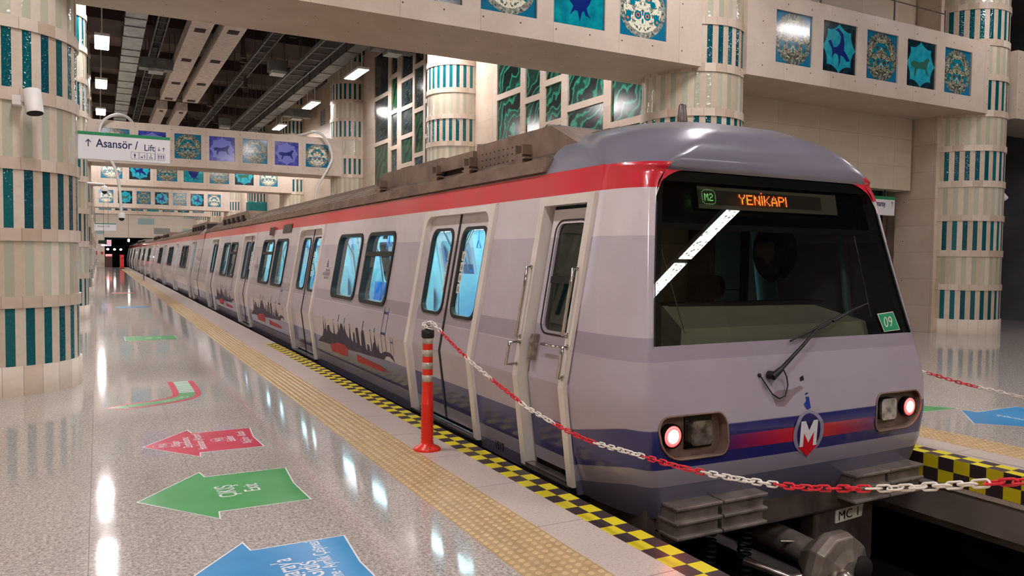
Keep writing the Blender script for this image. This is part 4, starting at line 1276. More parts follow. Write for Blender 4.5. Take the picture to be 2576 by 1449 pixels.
# defroster cables / sun blind cords on the glass
for (xa, za), (xb, zb) in (((3.29,1.86),(3.44,1.10)), ((5.28,1.83),(5.33,1.16))):
    b = MB(); b.tube([Vector(ws_plane(xa, za, .03)), Vector(ws_plane(xb, zb, .03))], .0035, 6); b.build('blind_cord', M['chrome'], car)
# number sticker
b = MB(); y_ = lambda x, z, e: tuple(Vector(ws_plane(x, z, 0)) + Vector((0, -e, 0)))
q = [(5.36,1.185),(5.555,1.20),(5.60,1.055),(5.405,1.045)]
b.add([y_(*p_, .006) for p_ in [q[3], q[2], q[1], q[0]]], [(0,1,2,3)], 0)
cx_, cz_ = 5.48, 1.12
b.add([y_(cx_+(p_[0]-cx_)*.92, cz_+(p_[1]-cz_)*.92, .008) for p_ in [q[3], q[2], q[1], q[0]]], [(0,1,2,3)], 1)
add_text(b, '09', .115, lambda u, v: y_(5.415+u, 1.08+v+.05*u, .010), 0, sx=.95)
b.build('number_sticker', [M['sticker'], M['green09']], ws)
# wiper
def fp(x, z, e=.0):           # point e metres in front of the cab face
    t_ = (TX-x)/xfront(z); p = Vector(cab_pt(max(-1, min(1, t_)), z)); return p + Vector((0, -e, 0))
wp = MB()
wp.tube([fp(4.10,.80,.01), fp(4.11,.80,.06)], .03, 12); wp.tube([fp(4.09,.79,.05), fp(4.18,.84,.06)], [.028,.02], 10)
wp.tube([fp(4.16,.83,.06), fp(4.42,.985,.06), fp(4.60,1.09,.05), fp(4.78,1.14,.045)], [.016,.012,.009,.008], 8)
wq = wp.build('wiper_arm', M['black'], car)
wb = MB(); wb.tube([fp(4.35,1.02,.022), fp(4.58,1.09,.035), fp(4.80,1.15,.03), fp(5.02,1.215,.03), fp(5.25,1.27,.022)], [.007,.009,.012,.009,.006], 8)
wb.tube([fp(4.80,1.148,.045), fp(4.98,1.20,.04)], .011, 8); wb.build('wiper_blade', M['black'], wq)
wc = MB(); pts = [fp(4.02,.80,.01), fp(4.05,.74,.02), fp(4.10,.67,.02), fp(4.16,.635,.02), fp(4.22,.65,.02), fp(4.26,.72,.02), fp(4.255,.78,.025), fp(4.22,.83,.04)]
wc.tube(pts, .005, 6); wc.lathe([(0,-.01),(.014,-.01),(.014,.004),(0,.004)], 10, tuple(fp(4.02,.80,.0)), axis='y'); wc.build('washer_hose', M['black'], wq)
# lamp clusters
for s in (1, -1):
    sgn = -s
    X = lambda t_, z: cab_pt(s*t_, z)
    cl = MB()
    t_in, t_out = TL0, TL1
    # recess walls and back plate
    yb_ = 3.895 - Y1
    outl = []
    N_ = 7
    def arc(t0, z0, dt, dz, rev=False):
        a = [(t0+dt*(1-math.sin(q_*PI/2/N_)), z0+dz*(1-math.cos(q_*PI/2/N_))) for q_ in range(N_+1)]
        return a[::-1] if rev else a
    outl = arc(t_in, LZ0, .05, .09) + arc(t_in, LZ1, .05, -.09, True) + arc(t_out, LZ1, -.07, -.11) + arc(t_out, LZ0, -.13, .16, True)
    fr_ = [Vector(X(*p_)) for p_ in outl]
    bk_ = [Vector((p_.x, yb_, p_.z)) for p_ in fr_]
    n = len(fr_)
    cl.add(fr_ + bk_, [(i, (i+1) % n, n+(i+1) % n, n+i) for i in range(n)])
    cl.add(bk_, [tuple(range(n))])
    rim = [p_ + Vector((0, -.006, 0)) for p_ in fr_]
    cl.tube(rim, .007, 6, closed=True, cap=False)
    hs = cl.build('lamp_recess', M['roof_unit'], car)
    xt = TX - s*1.19; xh = TX - s*.945; zc = .455
    rr = MB(); rr.lathe([(.080, -.02), (.082, .0), (.070, .005), (.060, .03)], 28, (xt, yb_-.03, zc), axis='y'); rr.lathe([(0, .028), (.075, .028)], 28, (xt, yb_-.03, zc), axis='y')
    tl = rr.build('tail_lamp', M['blackgloss'], hs)
    rr = MB(); rr.lathe([(0, -.008), (.04, -.004), (.058, .004)], 28, (xt, yb_-.052, zc), axis='y'); rr.build('tail_lens', M['tail_core'], hs)
    rr = MB(); rr.lathe([(.058, -.002), (.068, .002)], 28, (xt, yb_-.052, zc), axis='y'); rr.build('tail_lens_rim', M['tail_red'], hs)
    hl = MB(); hl.box(xh-.115, xh+.115, yb_-.012, yb_, zc-.105, zc+.105); hl.build('headlamp_plate', M['blackgloss'], hs)
    hl = MB(); hl.prism(rrect(xh-.088, xh+.088, zc-.082, zc+.082, .03), lambda u, v: (u, yb_-.05, v), lambda u, v: (u, yb_-.012, v))
    hl.build('headlamp', mat_var('headlamp_reflector', (120,112,104), (226,222,214), 16, .12, .9), hs, bevel=.01)
# metro emblem
em = MB(); EX, EZ = 4.445, .375
e3 = lambda e: (lambda u, v: tuple(fp(EX+u, EZ+v, e)))
ell = lambda a, c: [(a*math.cos(2*PI*k/36), c*math.sin(2*PI*k/36)) for k in range(36)]
em.poly(ell(.155, .155), [ell(.118,.135)], e3(.004), 0)
em.poly(ell(.12, .137), [], e3(.0035), 1)
em.poly([(-.085,-.10),(-.085,.085),(-.04,.085),(0,.015),(.04,.085),(.085,.085),(.085,-.10),(.05,-.10),(.05,.0),(0,-.075),(-.05,.0),(-.05,-.10)], [], e3(.006), 2)
em.poly([(-.05,-.10),(-.05,.0),(0,-.075),(.05,.0),(.05,-.10),(.10,-.10),(0,-.175),(-.10,-.10)], [], e3(.006), 3)
em.build('metro_emblem', [mat('emblem_grey', (150,144,166), .3), M['navy'], M['white_paint'], mat('emblem_red', (220,16,40), .3)], car)
em = MB()
em.poly([(-.01,.16),(-.035,.20),(-.005,.225),(-.01,.25),(.025,.25),(.03,.17)], [], e3(.003), 0)
em.poly([(-.01,.262),(.02,.268),(.02,.28),(-.01,.274)], [], e3(.003), 0)
em.build('torn_decal', mat('blue_decal', (30,60,150), .3), car); em = MB()
em.poly([(-.04,.36),(.0,.365),(-.002,.40),(-.04,.385)], [], e3(.003), 0)
em.build('torn_decal', mat('black_decal', (30,26,32), .4), car)
em = MB(); em.poly([(-.30,.21),(-.33,.29),(-.26,.315),(-.15,.31),(-.04,.33),(-.02,.31),(-.12,.27),(-.22,.2)], [], e3(.002), 0); em.build('scuffed_patch', mat('scuffed_paint', (146,126,134), .4), car)
# underframe beam, anticlimbers, coupler
b = MB(); b.box(3.12, 5.76, W(3.96), W(4.6), -.30, -.03); b.box(3.2, 5.67, W(3.9), W(3.97), -.28, -.08); b.build('buffer_beam', M['darksteel'], car, bevel=.02)
for x0, x1 in ((3.20, 3.585), (3.60, 3.99), (4.88, 5.265), (5.28, 5.67)):
    b = MB(); b.box(x0+.01, x1-.01, W(3.77), W(3.97), -.19, .015)
    for z in (.0, -.095, -.19): b.box(x0, x1, W(3.735), W(3.97), z, z+.022)
    b.build('anticlimber', M['climber'], car, bevel=.006)
b = MB(); b.box(4.70, 5.35, W(3.93), W(4.1), -.75, -.22); b.build('coupler_bracket', M['darksteel'], car, bevel=.03)
b = MB(); b.add([(4.72,W(3.925),-.30),(4.99,W(3.925),-.285),(5.0,W(3.925),-.395),(4.73,W(3.925),-.41)], [(3,2,1,0)[::-1]], 0)
plate = [(4.90,-.29),(5.21,-.275),(5.19,-.375),(4.90,-.39)]
b = MB(); b.prism(plate[::-1], lambda u, v: (u, W(3.918), v), lambda u, v: (u, W(3.928), v))
add_text(b, 'MC 1', .10, lambda u, v: (4.92+u, W(3.915), -.37+v+.04*u), 1, sx=1.1)
b.build('unit_plate', [M['sticker'], M['black']], car)
b = MB(); b.tube([(4.44,W(4.3),-.45),(4.44,W(3.75),-.48),(4.44,W(3.6),-.50)], .10, 20)
b.lathe([(.0, .0), (.10, .0), (.17, .03), (.25, .05), (.27, .10), (.27, .16), (.20, .24), (.12, .34), (0, .34)], 10, (4.44, W(3.42), -.52), axis='y', sm=False)
b.build('coupler', M['climber'], car, bevel=.01)
b = MB(); b.lathe([(0,-.13),(.05,-.11),(.10,-.03),(.13,.04),(0,.04)], 20, (4.36, W(3.42), -.57), axis='y'); b.build('coupler_cone', M['steel'], car)
b = MB(); b.lathe([(0,-.01),(.09,-.01),(.09,.02),(0,.02)], 20, (4.56, W(3.42), -.50), axis='y'); b.build('coupler_socket', M['dark'], car)
for x in (3.85, 4.2):
    b = MB(); pts = [(x+.045*math.cos(k*.7), W(4.15)+.045*math.sin(k*.7), -.30-k*.0045) for k in range(100)]; b.tube(pts, .012, 5); b.build('hose_spring', M['black'], car)
b = MB(); b.tube([(4.05,W(4.0),-.55),(4.2,W(3.7),-.6),(4.35,W(3.6),-.55)], .03, 8); b.tube([(4.3,W(3.9),-.42),(4.55,W(3.7),-.40),(4.72,W(3.6),-.44)], .012, 6); b.build('air_hose', M['steel'], car)
for x in (3.69, 5.11):
    b = MB(); b.lathe([(0,-.06),(.40,-.06),(.43,-.05),(.43,.05),(.40,.06),(0,.06)], 36, (x, 2.6, -.645), axis='x'); b.lathe([(0,-.06),(.40,-.06),(.43,-.05),(.43,.05),(.40,.06),(0,.06)], 36, (x, 4.8, -.645), axis='x'); b.build('wheel', M['darksteel'], car)

# ---- following cars
def follow(ystart, L, label):
    c = thing('train_car', label, 'train car', (0, ystart, 0), group='coupled cars of the metro train')
    pitch = (L-3.9)/3.0; d0 = 1.95-.2
    Ds = [(d0+pitch*k-.2, d0+pitch*k+1.35) for k in range(4)]
    Ws = []
    for k in range(3):
        m = (Ds[k][1]+Ds[k+1][0])/2; Ws += [(m-1.22, m-.11), (m+.11, m+1.22)]
    car_shell(c, Ds, Ws, 0.9+.0, L, M['side'], False)
    # close the nose segment
    for s in (1, -1):
        b = MB(); side_rect(b, 0, .9, ZB, KZ, -.05, 0, s); side_rect(b, 0, .9, KZ, ZT, -.05, 0, s); b.build('end_body', M['side'], c)
    b = MB(); b.box(3.25, 5.62, 0, .05, -.1, 2.6); b.build('end_wall', M['roof_dark'], c)
    half = [(sx(ZT)+dx, z) for dx, z in ROOF]; prof = half + [(2*TX-x, z) for x, z in half[-2::-1]]; n = len(prof)
    b = MB(); b.add([(x, 0, z) for x, z in prof] + [(x, 1.65, z) for x, z in prof], [(i, i+1, n+i+1, n+i) for i in range(n-1)]); b.build('roof_end', M['roof'], c)
    for i, (a, q_) in enumerate(Ws): window_unit(c, a, q_, i % 2 == 1)
    for a, q_ in Ds: door_unit(c, a, q_, detail=False)
    b = MB()
    for a, q_ in Ds: side_rect(b, a, q_, 0, 2.07, -.06, -.03, -1)
    b.build('far_door', M['side'], c)
    small_unit(c, 1.3, 6.2); small_unit(c, L-7, L-2)
    b = MB()
    for k in range(4): b.box(3.35, 5.52, L+.02+k*.05, L+.045+k*.05, .05, 2.45)
    b.build('gangway_bellows', M['black'], c)
    return c, Ds
c2, Ds2 = follow(28.0, 24.35, 'second car of the metro train, behind the leading car')
c3 = dup(c2, (0, 52.6, 0), label='third car of the metro train, far down the platform')
c4 = dup(c2, (0, 77.2, 0), label='last car of the metro train, vanishing into the tunnel')
interior(c2, Ds2, 0, 24.3)

# ------------------------------------------------------------------ bollards and chains
def bollard(x, y, label):
    t = thing('bollard', label, 'bollard', (x, y, 0), group='orange flexible bollards holding the chain')
    b = MB()
    prof = [(.115,0),(.115,.01),(.10,.022),(.06,.04),(.052,.055)]
    z = .055
    for k in range(12): prof += [(.048, z), (.053, z+.012), (.048, z+.026)]; z += .028
    prof += [(.046, z), (.044, .60), (.042, .93)]
    b.lathe(prof, 32); b.build('post', M['redplastic'], t)
    for k in range(4):
        z0 = .565 + k*.104
        b = MB(); r = .0455-.0008*k; b.lathe([(r-.003, z0), (r, z0+.001), (r, z0+.055), (r-.003, z0+.056)], 32); b.build('reflective_band', M['reflective'], t)
    b = MB(); b.lathe([(.046, .925), (.053, .935), (.053, .985), (.046, .992), (.026, .994), (.024, 1.03), (0, 1.03)], 28); b.build('cap', M['black'], t)
    b = MB(); b.lathe([(0, .012), (.012, .012), (.012, .03), (0, .032)], 10, (-.02, -.085, 0)); b.build('anchor_bolt', M['steel'], t)
    return t
bollard(2.38, 5.90, 'orange striped bollard with black cap at the near platform edge')
bollard(2.45, .90, 'orange bollard near the camera, outside the picture')
link_me = {}
def link_mesh(m):
    if m not in link_me:
        b = MB(); L_, W_ = .0185, .0115
        pts = []
        for k in range(16):
            a = 2*PI*k/16; pts.append((math.cos(a)*W_ + (L_ if math.cos(a) >= -1e-6 else -L_)*1.0*(1 if abs(math.cos(a)) > .2 else 0.6), math.sin(a)*W_, 0))
        pts = [(L_+W_*math.cos(a), W_*math.sin(a), 0) for a in [-PI/2+k*PI/6 for k in range(7)]] + [(-L_+W_*math.cos(a), W_*math.sin(a), 0) for a in [PI/2+k*PI/6 for k in range(7)]]
        b.tube(pts, .0042, 7, closed=True, cap=False)
        o = b.build('chain_link', M[m]); link_me[m] = o.data; bpy.data.objects.remove(o)
    return link_me[m]
def chain(pts, label, pitch=.044, run=9, first=0, maxn=100, red_first=True):
    """pts: dense 3D polyline"""
    t = thing('chain', label, 'chain', (0,0,0), group='red and white plastic chains')
    P_ = [Vector(p) for p in pts]
    acc = [0]
    for a, c in zip(P_[:-1], P_[1:]): acc.append(acc[-1]+(c-a).length)
    tot = acc[-1]; n = int(tot/pitch)
    def at(s):
        for i in range(len(acc)-1):
            if s <= acc[i+1]: 
                q = (s-acc[i])/(acc[i+1]-acc[i]); return P_[i].lerp(P_[i+1], q), (P_[i+1]-P_[i]).normalized()
        return P_[-1], (P_[-1]-P_[-2]).normalized()
    rest = {}
    for i in range(n):
        p, d = at((i+.5)*pitch)
        red = ((i+first)//run) % 2 == (0 if red_first else 1)
        u = d.cross(Vector((0,0,1))).normalized(); w = u.cross(d)
        a = (i % 2)*PI/2 + .5*math.sin(i*.7)
        y = u*math.cos(a)+w*math.sin(a); z = d.cross(y)
        Mx = Matrix((d, y, z)).transposed().to_4x4(); Mx.translation = p
        me = link_mesh('chain_red' if red else 'chain_white')
        if i >= n-maxn:
            o = bpy.data.objects.new('chain_link', me); COL.objects.link(o); o.parent = t; o.matrix_world = Mx
        else:
            rest.setdefault('chain_red' if red else 'chain_white', []).append(Mx)
    if rest:
        b = MB()
        for mi, k in enumerate(('chain_red', 'chain_white')):
            for Mx in rest.get(k, []):
                me = link_mesh(k); b.add([Mx @ v.co for v in me.vertices], [tuple(p.vertices) for p in me.polygons], mi, True)
        b.build('chain_links', [M['chain_red'], M['chain_white']], t, kind='stuff')
    return t
CH = [(5.87,1.06),(5.25,.82),(4.49,.65),(4.27,.61),(3.7,.56),(3.23,.58),(2.74,.61),(2.22,.68),(1.88,.76),(1.61,.84),(1.3,.94),(.95,1.04)]
# smooth by a parabola-like spline through the measured points
def cr(P, n=8):
    out = []
    for i in range(len(P)-1):
        p0, p1, p2, p3 = P[max(0,i-1)], P[i], P[i+1], P[min(len(P)-1,i+2)]
        for k in range(n):
            t_ = k/n
            out.append(tuple(.5*((2*p1[j])+(-p0[j]+p2[j])*t_+(2*p0[j]-5*p1[j]+4*p2[j]-p3[j])*t_*t_+(-p0[j]+3*p1[j]-3*p2[j]+p3[j])*t_**3) for j in range(len(p1))))
    out.append(P[-1]); return out
CH = [(2.40 if i == 0 else 2.45, y, z) for i, (y, z) in enumerate(CH)]
chain(cr(CH), 'red and white chain sagging from the orange bollard across the foreground', first=6, red_first=False, run=10)
b = MB()
loop = [(2.38+.034*math.cos(a), 5.90+.034*math.sin(a), 1.03+.022*math.sin(a*1.0)) for a in [2*PI*k/9 for k in range(9)]]
t = thing('chain_loop', 'white chain links knotted around the bollard cap', 'chain', (0,0,0))
for i, p in enumerate(loop):
    o = bpy.data.objects.new('chain_link', link_mesh('chain_white')); COL.objects.link(o); o.parent = t; o.location = p; o.rotation_euler = (.9*(i % 2), .3, i*2*PI/9+PI/2)
C2 = [(6.45, 8.5, .98), (6.45, 6.5, .74), (6.45, 4.6, .64), (6.45, 4.22, .61), (6.45, 3.94, .57), (6.45, 3.67, .55), (6.45, 3.44, .53), (6.45, 3.0, .52), (6.45, 2.2, .56)]
chain(cr(C2), 'red and white chain sagging along the opposite platform', first=3, run=10)
bollard(6.45, 8.55, 'orange bollard on the opposite platform hidden by the train')

# ------------------------------------------------------------------ floor stickers
_at = add_text
def decal(name, label, outl, m, texts=(), extra=None, border=True, z=.0012, tcol='white_paint', cat='floor sticker', group='arrow stickers on the platform floor'):
    b = MB(); cx = sum(p[0] for p in outl)/len(outl); cy = sum(p[1] for p in outl)/len(outl)
    if border:
        big = []
        n = len(outl)
        area = sum(outl[i][0]*outl[(i+1) % n][1]-outl[(i+1) % n][0]*outl[i][1] for i in range(n))
        for i in range(n):
            p0, p1, p2 = Vector(outl[i-1]), Vector(outl[i]), Vector(outl[(i+1) % n])
            e1, e2 = (p1-p0).normalized(), (p2-p1).normalized()
            n1, n2 = Vector((e1.y, -e1.x)), Vector((e2.y, -e2.x))
            if area < 0: n1, n2 = -n1, -n2
            bb = (n1+n2); bb = bb/max(.35, bb.dot(n1)) if bb.length > .01 else n1
            big.append(tuple(p1 + bb*.010))
        b.poly(big, [], lambda u, v: (u, v, z*.6), 1)
    b.poly(outl, [], lambda u, v: (u, v, z), 0)
    for q in texts:
        txt, size, x, y, sxx, al = q
        add_text(b, txt, size, lambda u, v, x=x, y=y: (x-v, y+u, z*1.5), 1, align=al, sx=sxx, bold=size*.008)
    if extra: extra(b, z*1.5)
    return tag(b.build(name, [M[m], M[tcol]]), label, cat, group)
M['st_green'] = mat_var('green_vinyl', (76,164,92), (92,178,108), 2, .3)
M['st_red'] = mat_var('red_vinyl', (206,44,78), (220,60,92), 2, .3)
M['st_blue'] = mat_var('blue_vinyl', (60,146,206), (80,164,220), 2, .3)
def arrow(x0, x1, ym, xh=None, hh=.55, sh=.39, bend=.0):
    """arrow pointing to -x between x0 (tip) and x1, tail tips skewed like the photo"""
    xh = xh or x0+.42
    return [(x0, ym), (xh, ym-hh), (xh+.01, ym-sh-.0), (x1-.01, ym-sh), (x1-.03, ym), (x1, ym+sh), (xh+.02, ym+sh+.0), (xh, ym+hh)]
decal('floor_arrow', 'green exit arrow sticker reading ÇIKIŞ Exit on the platform floor', arrow(.21, 1.215, 5.43, .63, .545, .41), 'st_green',
      [('ÇIKIŞ', .165, .80, 5.43, .68, 'CENTER'), ('Exit', .15, .955, 5.44, .76, 'CENTER')])
def circ(cx, cy, r, w=.004):
    def f(b, z):
        n = 28
        for k in range(n):
            a, c = 2*PI*k/n, 2*PI*(k+1)/n
            b.add([(cx+r*math.cos(a), cy+r*math.sin(a), z), (cx+r*math.cos(c), cy+r*math.sin(c), z), (cx+(r-w)*math.cos(c), cy+(r-w)*math.sin(c), z), (cx+(r-w)*math.cos(a), cy+(r-w)*math.sin(a), z)], [(3,2,1,0)], 1)
    return f
def two(b, z): circ(.455, 6.955, .075)(b, z); circ(.90, 6.975, .072)(b, z)
decal('floor_arrow', 'red arrow sticker listing stations on the platform floor', arrow(.31, 1.205, 6.96, .69, .50, .37), 'st_red',
      [('M1A', .10, .49, 6.955, .62, 'CENTER'), ('Otogar', .10, .585, 6.965, .72, 'CENTER'), ('Zeytinburnu', .10, .67, 6.98, .78, 'CENTER'), ('Havalimanı (Airport)', .10, .77, 6.985, .74, 'CENTER'),
       ('M1B', .10, .935, 6.975, .62, 'CENTER'), ('Esenler', .10, 1.02, 6.975, .72, 'CENTER'), ('Bağcılar - Kirazlı', .10, 1.13, 6.985, .70, 'CENTER')], two)
decal('floor_arrow', 'blue arrow sticker reading Marmaray\'a Gidiş at the bottom of the picture', arrow(.26, 1.215, 3.87, .685, .53, .40), 'st_blue',
      [("Marmaray'a", .155, .875, 3.84, .66, 'CENTER'), ('Gidiş', .155, .985, 3.88, .66, 'CENTER'), ('(Kazlıçeşme - Ayrılık Çeşmesi)', .105, 1.065, 3.885, .60, 'CENTER')])
# curved exit path
def ribbon(pts, w):
    L_, R_ = [], []
    for i, p in enumerate(pts):
        a = Vector(pts[max(0, i-1)]); c = Vector(pts[min(len(pts)-1, i+1)]); d = (c-a).normalized(); n = Vector((-d.y, d.x))
        ww = w
        L_.append(Vector(p)+n*ww); R_.append(Vector(p)-n*ww)
    return L_, R_
ctr = [(.88,10.37),(.885,9.9),(.88,9.55),(.86,9.33),(.80,9.19),(.70,9.09),(.55,9.0),(.38,8.93),(.26,8.895)]
ctr = cr(ctr, 4)
t = thing('floor_arrow', 'curved red and green exit path sticker beside the big column', 'floor sticker', (0,0,0), group='arrow stickers on the platform floor')
L_, R_ = ribbon(ctr, .155 if False else .15); l2, r2 = ribbon(ctr, .085)
b = MB(); n = len(ctr)
taper = [1.0 if i < n-8 else 1.0 for i in range(n)]
b.add([(p.x, p.y, .001) for p in L_] + [(p.x, p.y, .001) for p in R_], [(i, i+1, n+i+1, n+i) for i in range(n-1)])
b.build('red_band', M['st_red'], t)
b = MB(); b.add([(p.x, p.y, .0018) for p in l2] + [(p.x, p.y, .0018) for p in r2], [(i, i+1, n+i+1, n+i) for i in range(n-1)])
b.build('green_band', M['st_green'], t)
b = MB(); b.poly([(.03,8.85),(.27,8.70),(.27,9.09)], [], lambda u, v: (u, v, .0012)); b.build('arrow_head', M['st_red'], t)
b = MB(); b.poly([(.08,8.855),(.26,8.75),(.26,9.0)], [], lambda u, v: (u, v, .0018)); b.build('arrow_head', M['st_green'], t)
b = MB()
for k in range(9): b.box(.80, .965, 9.52+k*.095, 9.565+k*.095, .0018, .0024)
def along(u, v):
    s = .95 - u; i = max(0, min(len(ctr)-2, int(len(ctr)*(.42+.5*u/.9)))); p, q = Vector(ctr[i]), Vector(ctr[i+1]); d = (q-p).normalized(); nn = Vector((-d.y, d.x)); r_ = p.lerp(q, len(ctr)*(.42+.5*u/.9)-i) + nn*(v-.03); return (r_.x, r_.y, .0026)
add_text(b, 'Çıkış / Exit', .12, along, 0, sx=.9)
b.build('white_lettering', M['white_paint'], t)
# far stickers
decal('floor_arrow', 'far green rectangular sticker on the platform floor', [(.42,15.5),(1.28,15.5),(1.28,16.27),(.42,16.27)], 'st_green', [('Çıkış', .16, .86, 15.9, .8, 'CENTER'), ('Exit', .12, 1.02, 15.9, .8, 'CENTER')])
decal('floor_arrow', 'far blue sticker strip on the platform floor', [(.42,24.7),(1.27,24.7),(1.27,25.4),(.42,25.4)], 'st_blue', border=False)
decal('floor_arrow', 'faint far red sticker on the platform floor', [(.45,33.5),(1.2,33.5),(1.2,34.2),(.45,34.2)], 'st_red', border=False)
# opposite platform
decal('floor_arrow', 'green arrow tip sticker on the opposite platform', [(8.25,5.08),(7.55,5.9),(7.7,5.9),(7.7,6.8),(7.55,7.2),(7.4,7.2),(7.4,5.2),(7.62,5.12)], 'st_green')
decal('floor_arrow', 'blue arrow sticker at the right edge of the picture', [(7.64,4.53),(8.2,5.0),(8.22,4.85),(8.95,4.85),(8.95,4.05),(8.2,4.05),(8.2,3.95)], 'st_blue', [("Marmaray'a", .12, 8.30, 4.45, .8, 'CENTER')])

# ------------------------------------------------------------------ signs
def pict(b, fn, x, z, kind):
    s = .0295
    def rect(x0, x1, z0, z1): b.add([fn(x+x0*s, z+z0*s), fn(x+x1*s, z+z0*s), fn(x+x1*s, z+z1*s), fn(x+x0*s, z+z1*s)], [(0,1,2,3)], 1)
    for r_ in ((-1.5,1.5,-1.5,-1.4),(-1.5,1.5,1.4,1.5),(-1.5,-1.4,-1.5,1.5),(1.4,1.5,-1.5,1.5)): rect(*r_)
    if kind == 'man': rect(-.15,.15,-1,.6); rect(-.35,.35,-.1,.5); rect(-.15,.15,.7,1.0)
    if kind == 'pram': rect(.5,.7,-1,.7); rect(-.1,.6,.1,.2); rect(-.9,-.1,-.7,-.3); rect(-.9,-.7,-1,-.8); rect(-.3,-.1,-1,-.8)
    if kind == 'wheel':
        rect(-.15,.05,-.5,.7); rect(-.1,.6,-.6,-.4); rect(.5,.7,-.9,-.5); rect(-.15,.1,.8,1.05); rect(-.7,-.5,-.8,-.1); rect(-.6,.3,-1,-.85)
    if kind == 'group':
        for o in (-.9, 0, .9): rect(o-.2,o+.2,-.1,.7); rect(o-.12,o+.12,-1,0); rect(o-.12,o+.12,.8,1.05)
def arrow2d(b, fn, x, z, s, up=True):
    k = 1 if up else -1
    for l in ([(-.12,-1),(.12,-1),(.12,.6),(-.12,.6)], [(0,1),(-.6,.3),(-.6,.02),(0,.62)], [(0,1),(0,.62),(.6,.02),(.6,.3)]):
        q = [(x+p[0]*s, z+k*p[1]*s) for p in l]
        if k < 0: q = q[::-1]
        b.poly(q, [], fn, 1)
t = thing('hanging_sign', 'white and green lift sign reading Asansör / Lift beside the big column', 'sign', (0, 11.0, 0))
b = MB(); b.box(-.215, .83, 0, .10, 2.755, 3.09); b.build('sign_box', M['white_paint'], t)
b = MB(); b.box(-.217, .832, -.003, .102, 3.055, 3.092); b.build('green_top_strip', M['green_sign'], t)
b = MB(); fn = lambda u, v: (u, -.002, v)
b.mi = []; 
add_text(b, 'Asansör /', .145, lambda u, v: fn(-.015+u, 2.91+v), 1, sx=.84, bold=.0018); add_text(b, 'Lift', .115, lambda u, v: fn(.525+u, 2.90+v), 1, sx=.84, bold=.001)
arrow2d(b, fn, -.10, 2.955, .048)
b.box(.655, .659, -.002, 0, 2.795, 2.965, 1)
for x, k in ((.42,'man'), (.515,'pram'), (.607,'wheel'), (.725,'group')): pict(b, fn, x, 2.83, k)
arrow2d(b, fn, .70, 2.93, .026, False); arrow2d(b, fn, .755, 2.93, .026, True)
b.build('sign_lettering', [M['white_paint'], M['navy']], t)
b = MB(); b.box(-.30, -.21, .03, .07, 2.8, 2.84); b.box(-.30, -.21, .03, .07, 3.0, 3.04); b.build('wall_bracket', M['darksteel'], t)
t = thing('hanging_sign', 'white sign reading Marmaray with an up arrow right of the cab', 'sign', (0, 11.45, 0))
b = MB(); b.box(14.0, 15.98, 0, .1, 2.63, 2.98); b.build('sign_box', M['white_paint'], t)
b = MB(); b.box(14.0, 15.99, -.003, .1, 2.98, 3.05); b.build('green_top_strip', M['green_sign'], t)
b = MB(); fn = lambda u, v: (u, -.003, v); add_text(b, 'Marmaray', .17, lambda u, v: fn(15.12+u, 2.83+v), 1, sx=.78, bold=.004); arrow2d(b, fn, 15.89, 2.89, .055); b.build('sign_lettering', [M['white_paint'], M['navy']], t)
b = MB(); b.box(14.2, 14.23, .04, .07, 3.05, 3.21); b.box(15.7, 15.73, .04, .07, 3.05, 3.21); b.build('hanger', M['darksteel'], t)
t = thing('hanging_sign', 'narrow white sign edge behind the far right column', 'sign', (0, 12.6, 0))
b = MB(); b.box(20.3, 22.15, 0, .1, 2.55, 2.95); b.build('sign_box', M['white_paint'], t); b = MB(); b.box(20.3, 22.15, -.003, .1, 2.95, 3.02); b.build('green_top_strip', M['green_sign'], t); b = MB(); b.box(22.1, 22.21, .03, .07, 2.6, 2.9); b.build('wall_bracket', M['darksteel'], t)
t = thing('hanging_sign', 'small distant white lift sign near the end wall', 'sign', (0, 60.0, 0))
b = MB(); b.box(-.33, 1.09, 0, .1, 3.06, 3.5); b.build('sign_box', M['white_paint'], t)
b = MB(); b.box(-.33, 1.09, -.004, .1, 3.5, 3.56); b.build('green_top_strip', M['green_sign'], t)
b = MB(); fn = lambda u, v: (u, -.004, v); add_text(b, 'Asansör / Lift', .17, lambda u, v: fn(-.05+u, 3.3+v), 1, sx=.8); arrow2d(b, fn, -.18, 3.34, .05); b.build('sign_lettering', [M['white_paint'], M['navy']], t)
b = MB(); b.box(-.2, -.18, .04, .06, 3.5, 10.2); b.box(.6, .62, .04, .06, 3.5, 10.2); b.build('hanger', M['darksteel'], t)
t = thing('info_display', 'small dark exit box and lit red and white display at the far end', 'display', (0, 57.0, 0))
b = MB(); b.box(.0, .47, -.04, 0, 2.13, 2.36); b.build('exit_box', mat('dark_green_box', (12,40,26), .4), t)
b = MB(); b.box(.48, .75, -.02, .05, 2.03, 2.40); b.build('display_case', M['white_paint'], t)
b = MB(); b.box(.50, .73, -.024, -.02, 2.24, 2.3); b.box(.50, .73, -.024, -.02, 2.12, 2.18); b.build('red_rows', emis('display_red', (240,30,90), 1.5), t)
b = MB(); b.box(.16, .74, -.0, .04, 1.99, 2.09); b.build('lower_strip', emis('display_violet', (190,180,255), 1.6), t)
b = MB(); b.box(.3, .32, 0, .02, 2.36, 10.2); b.build('hanger', M['darksteel'], t)

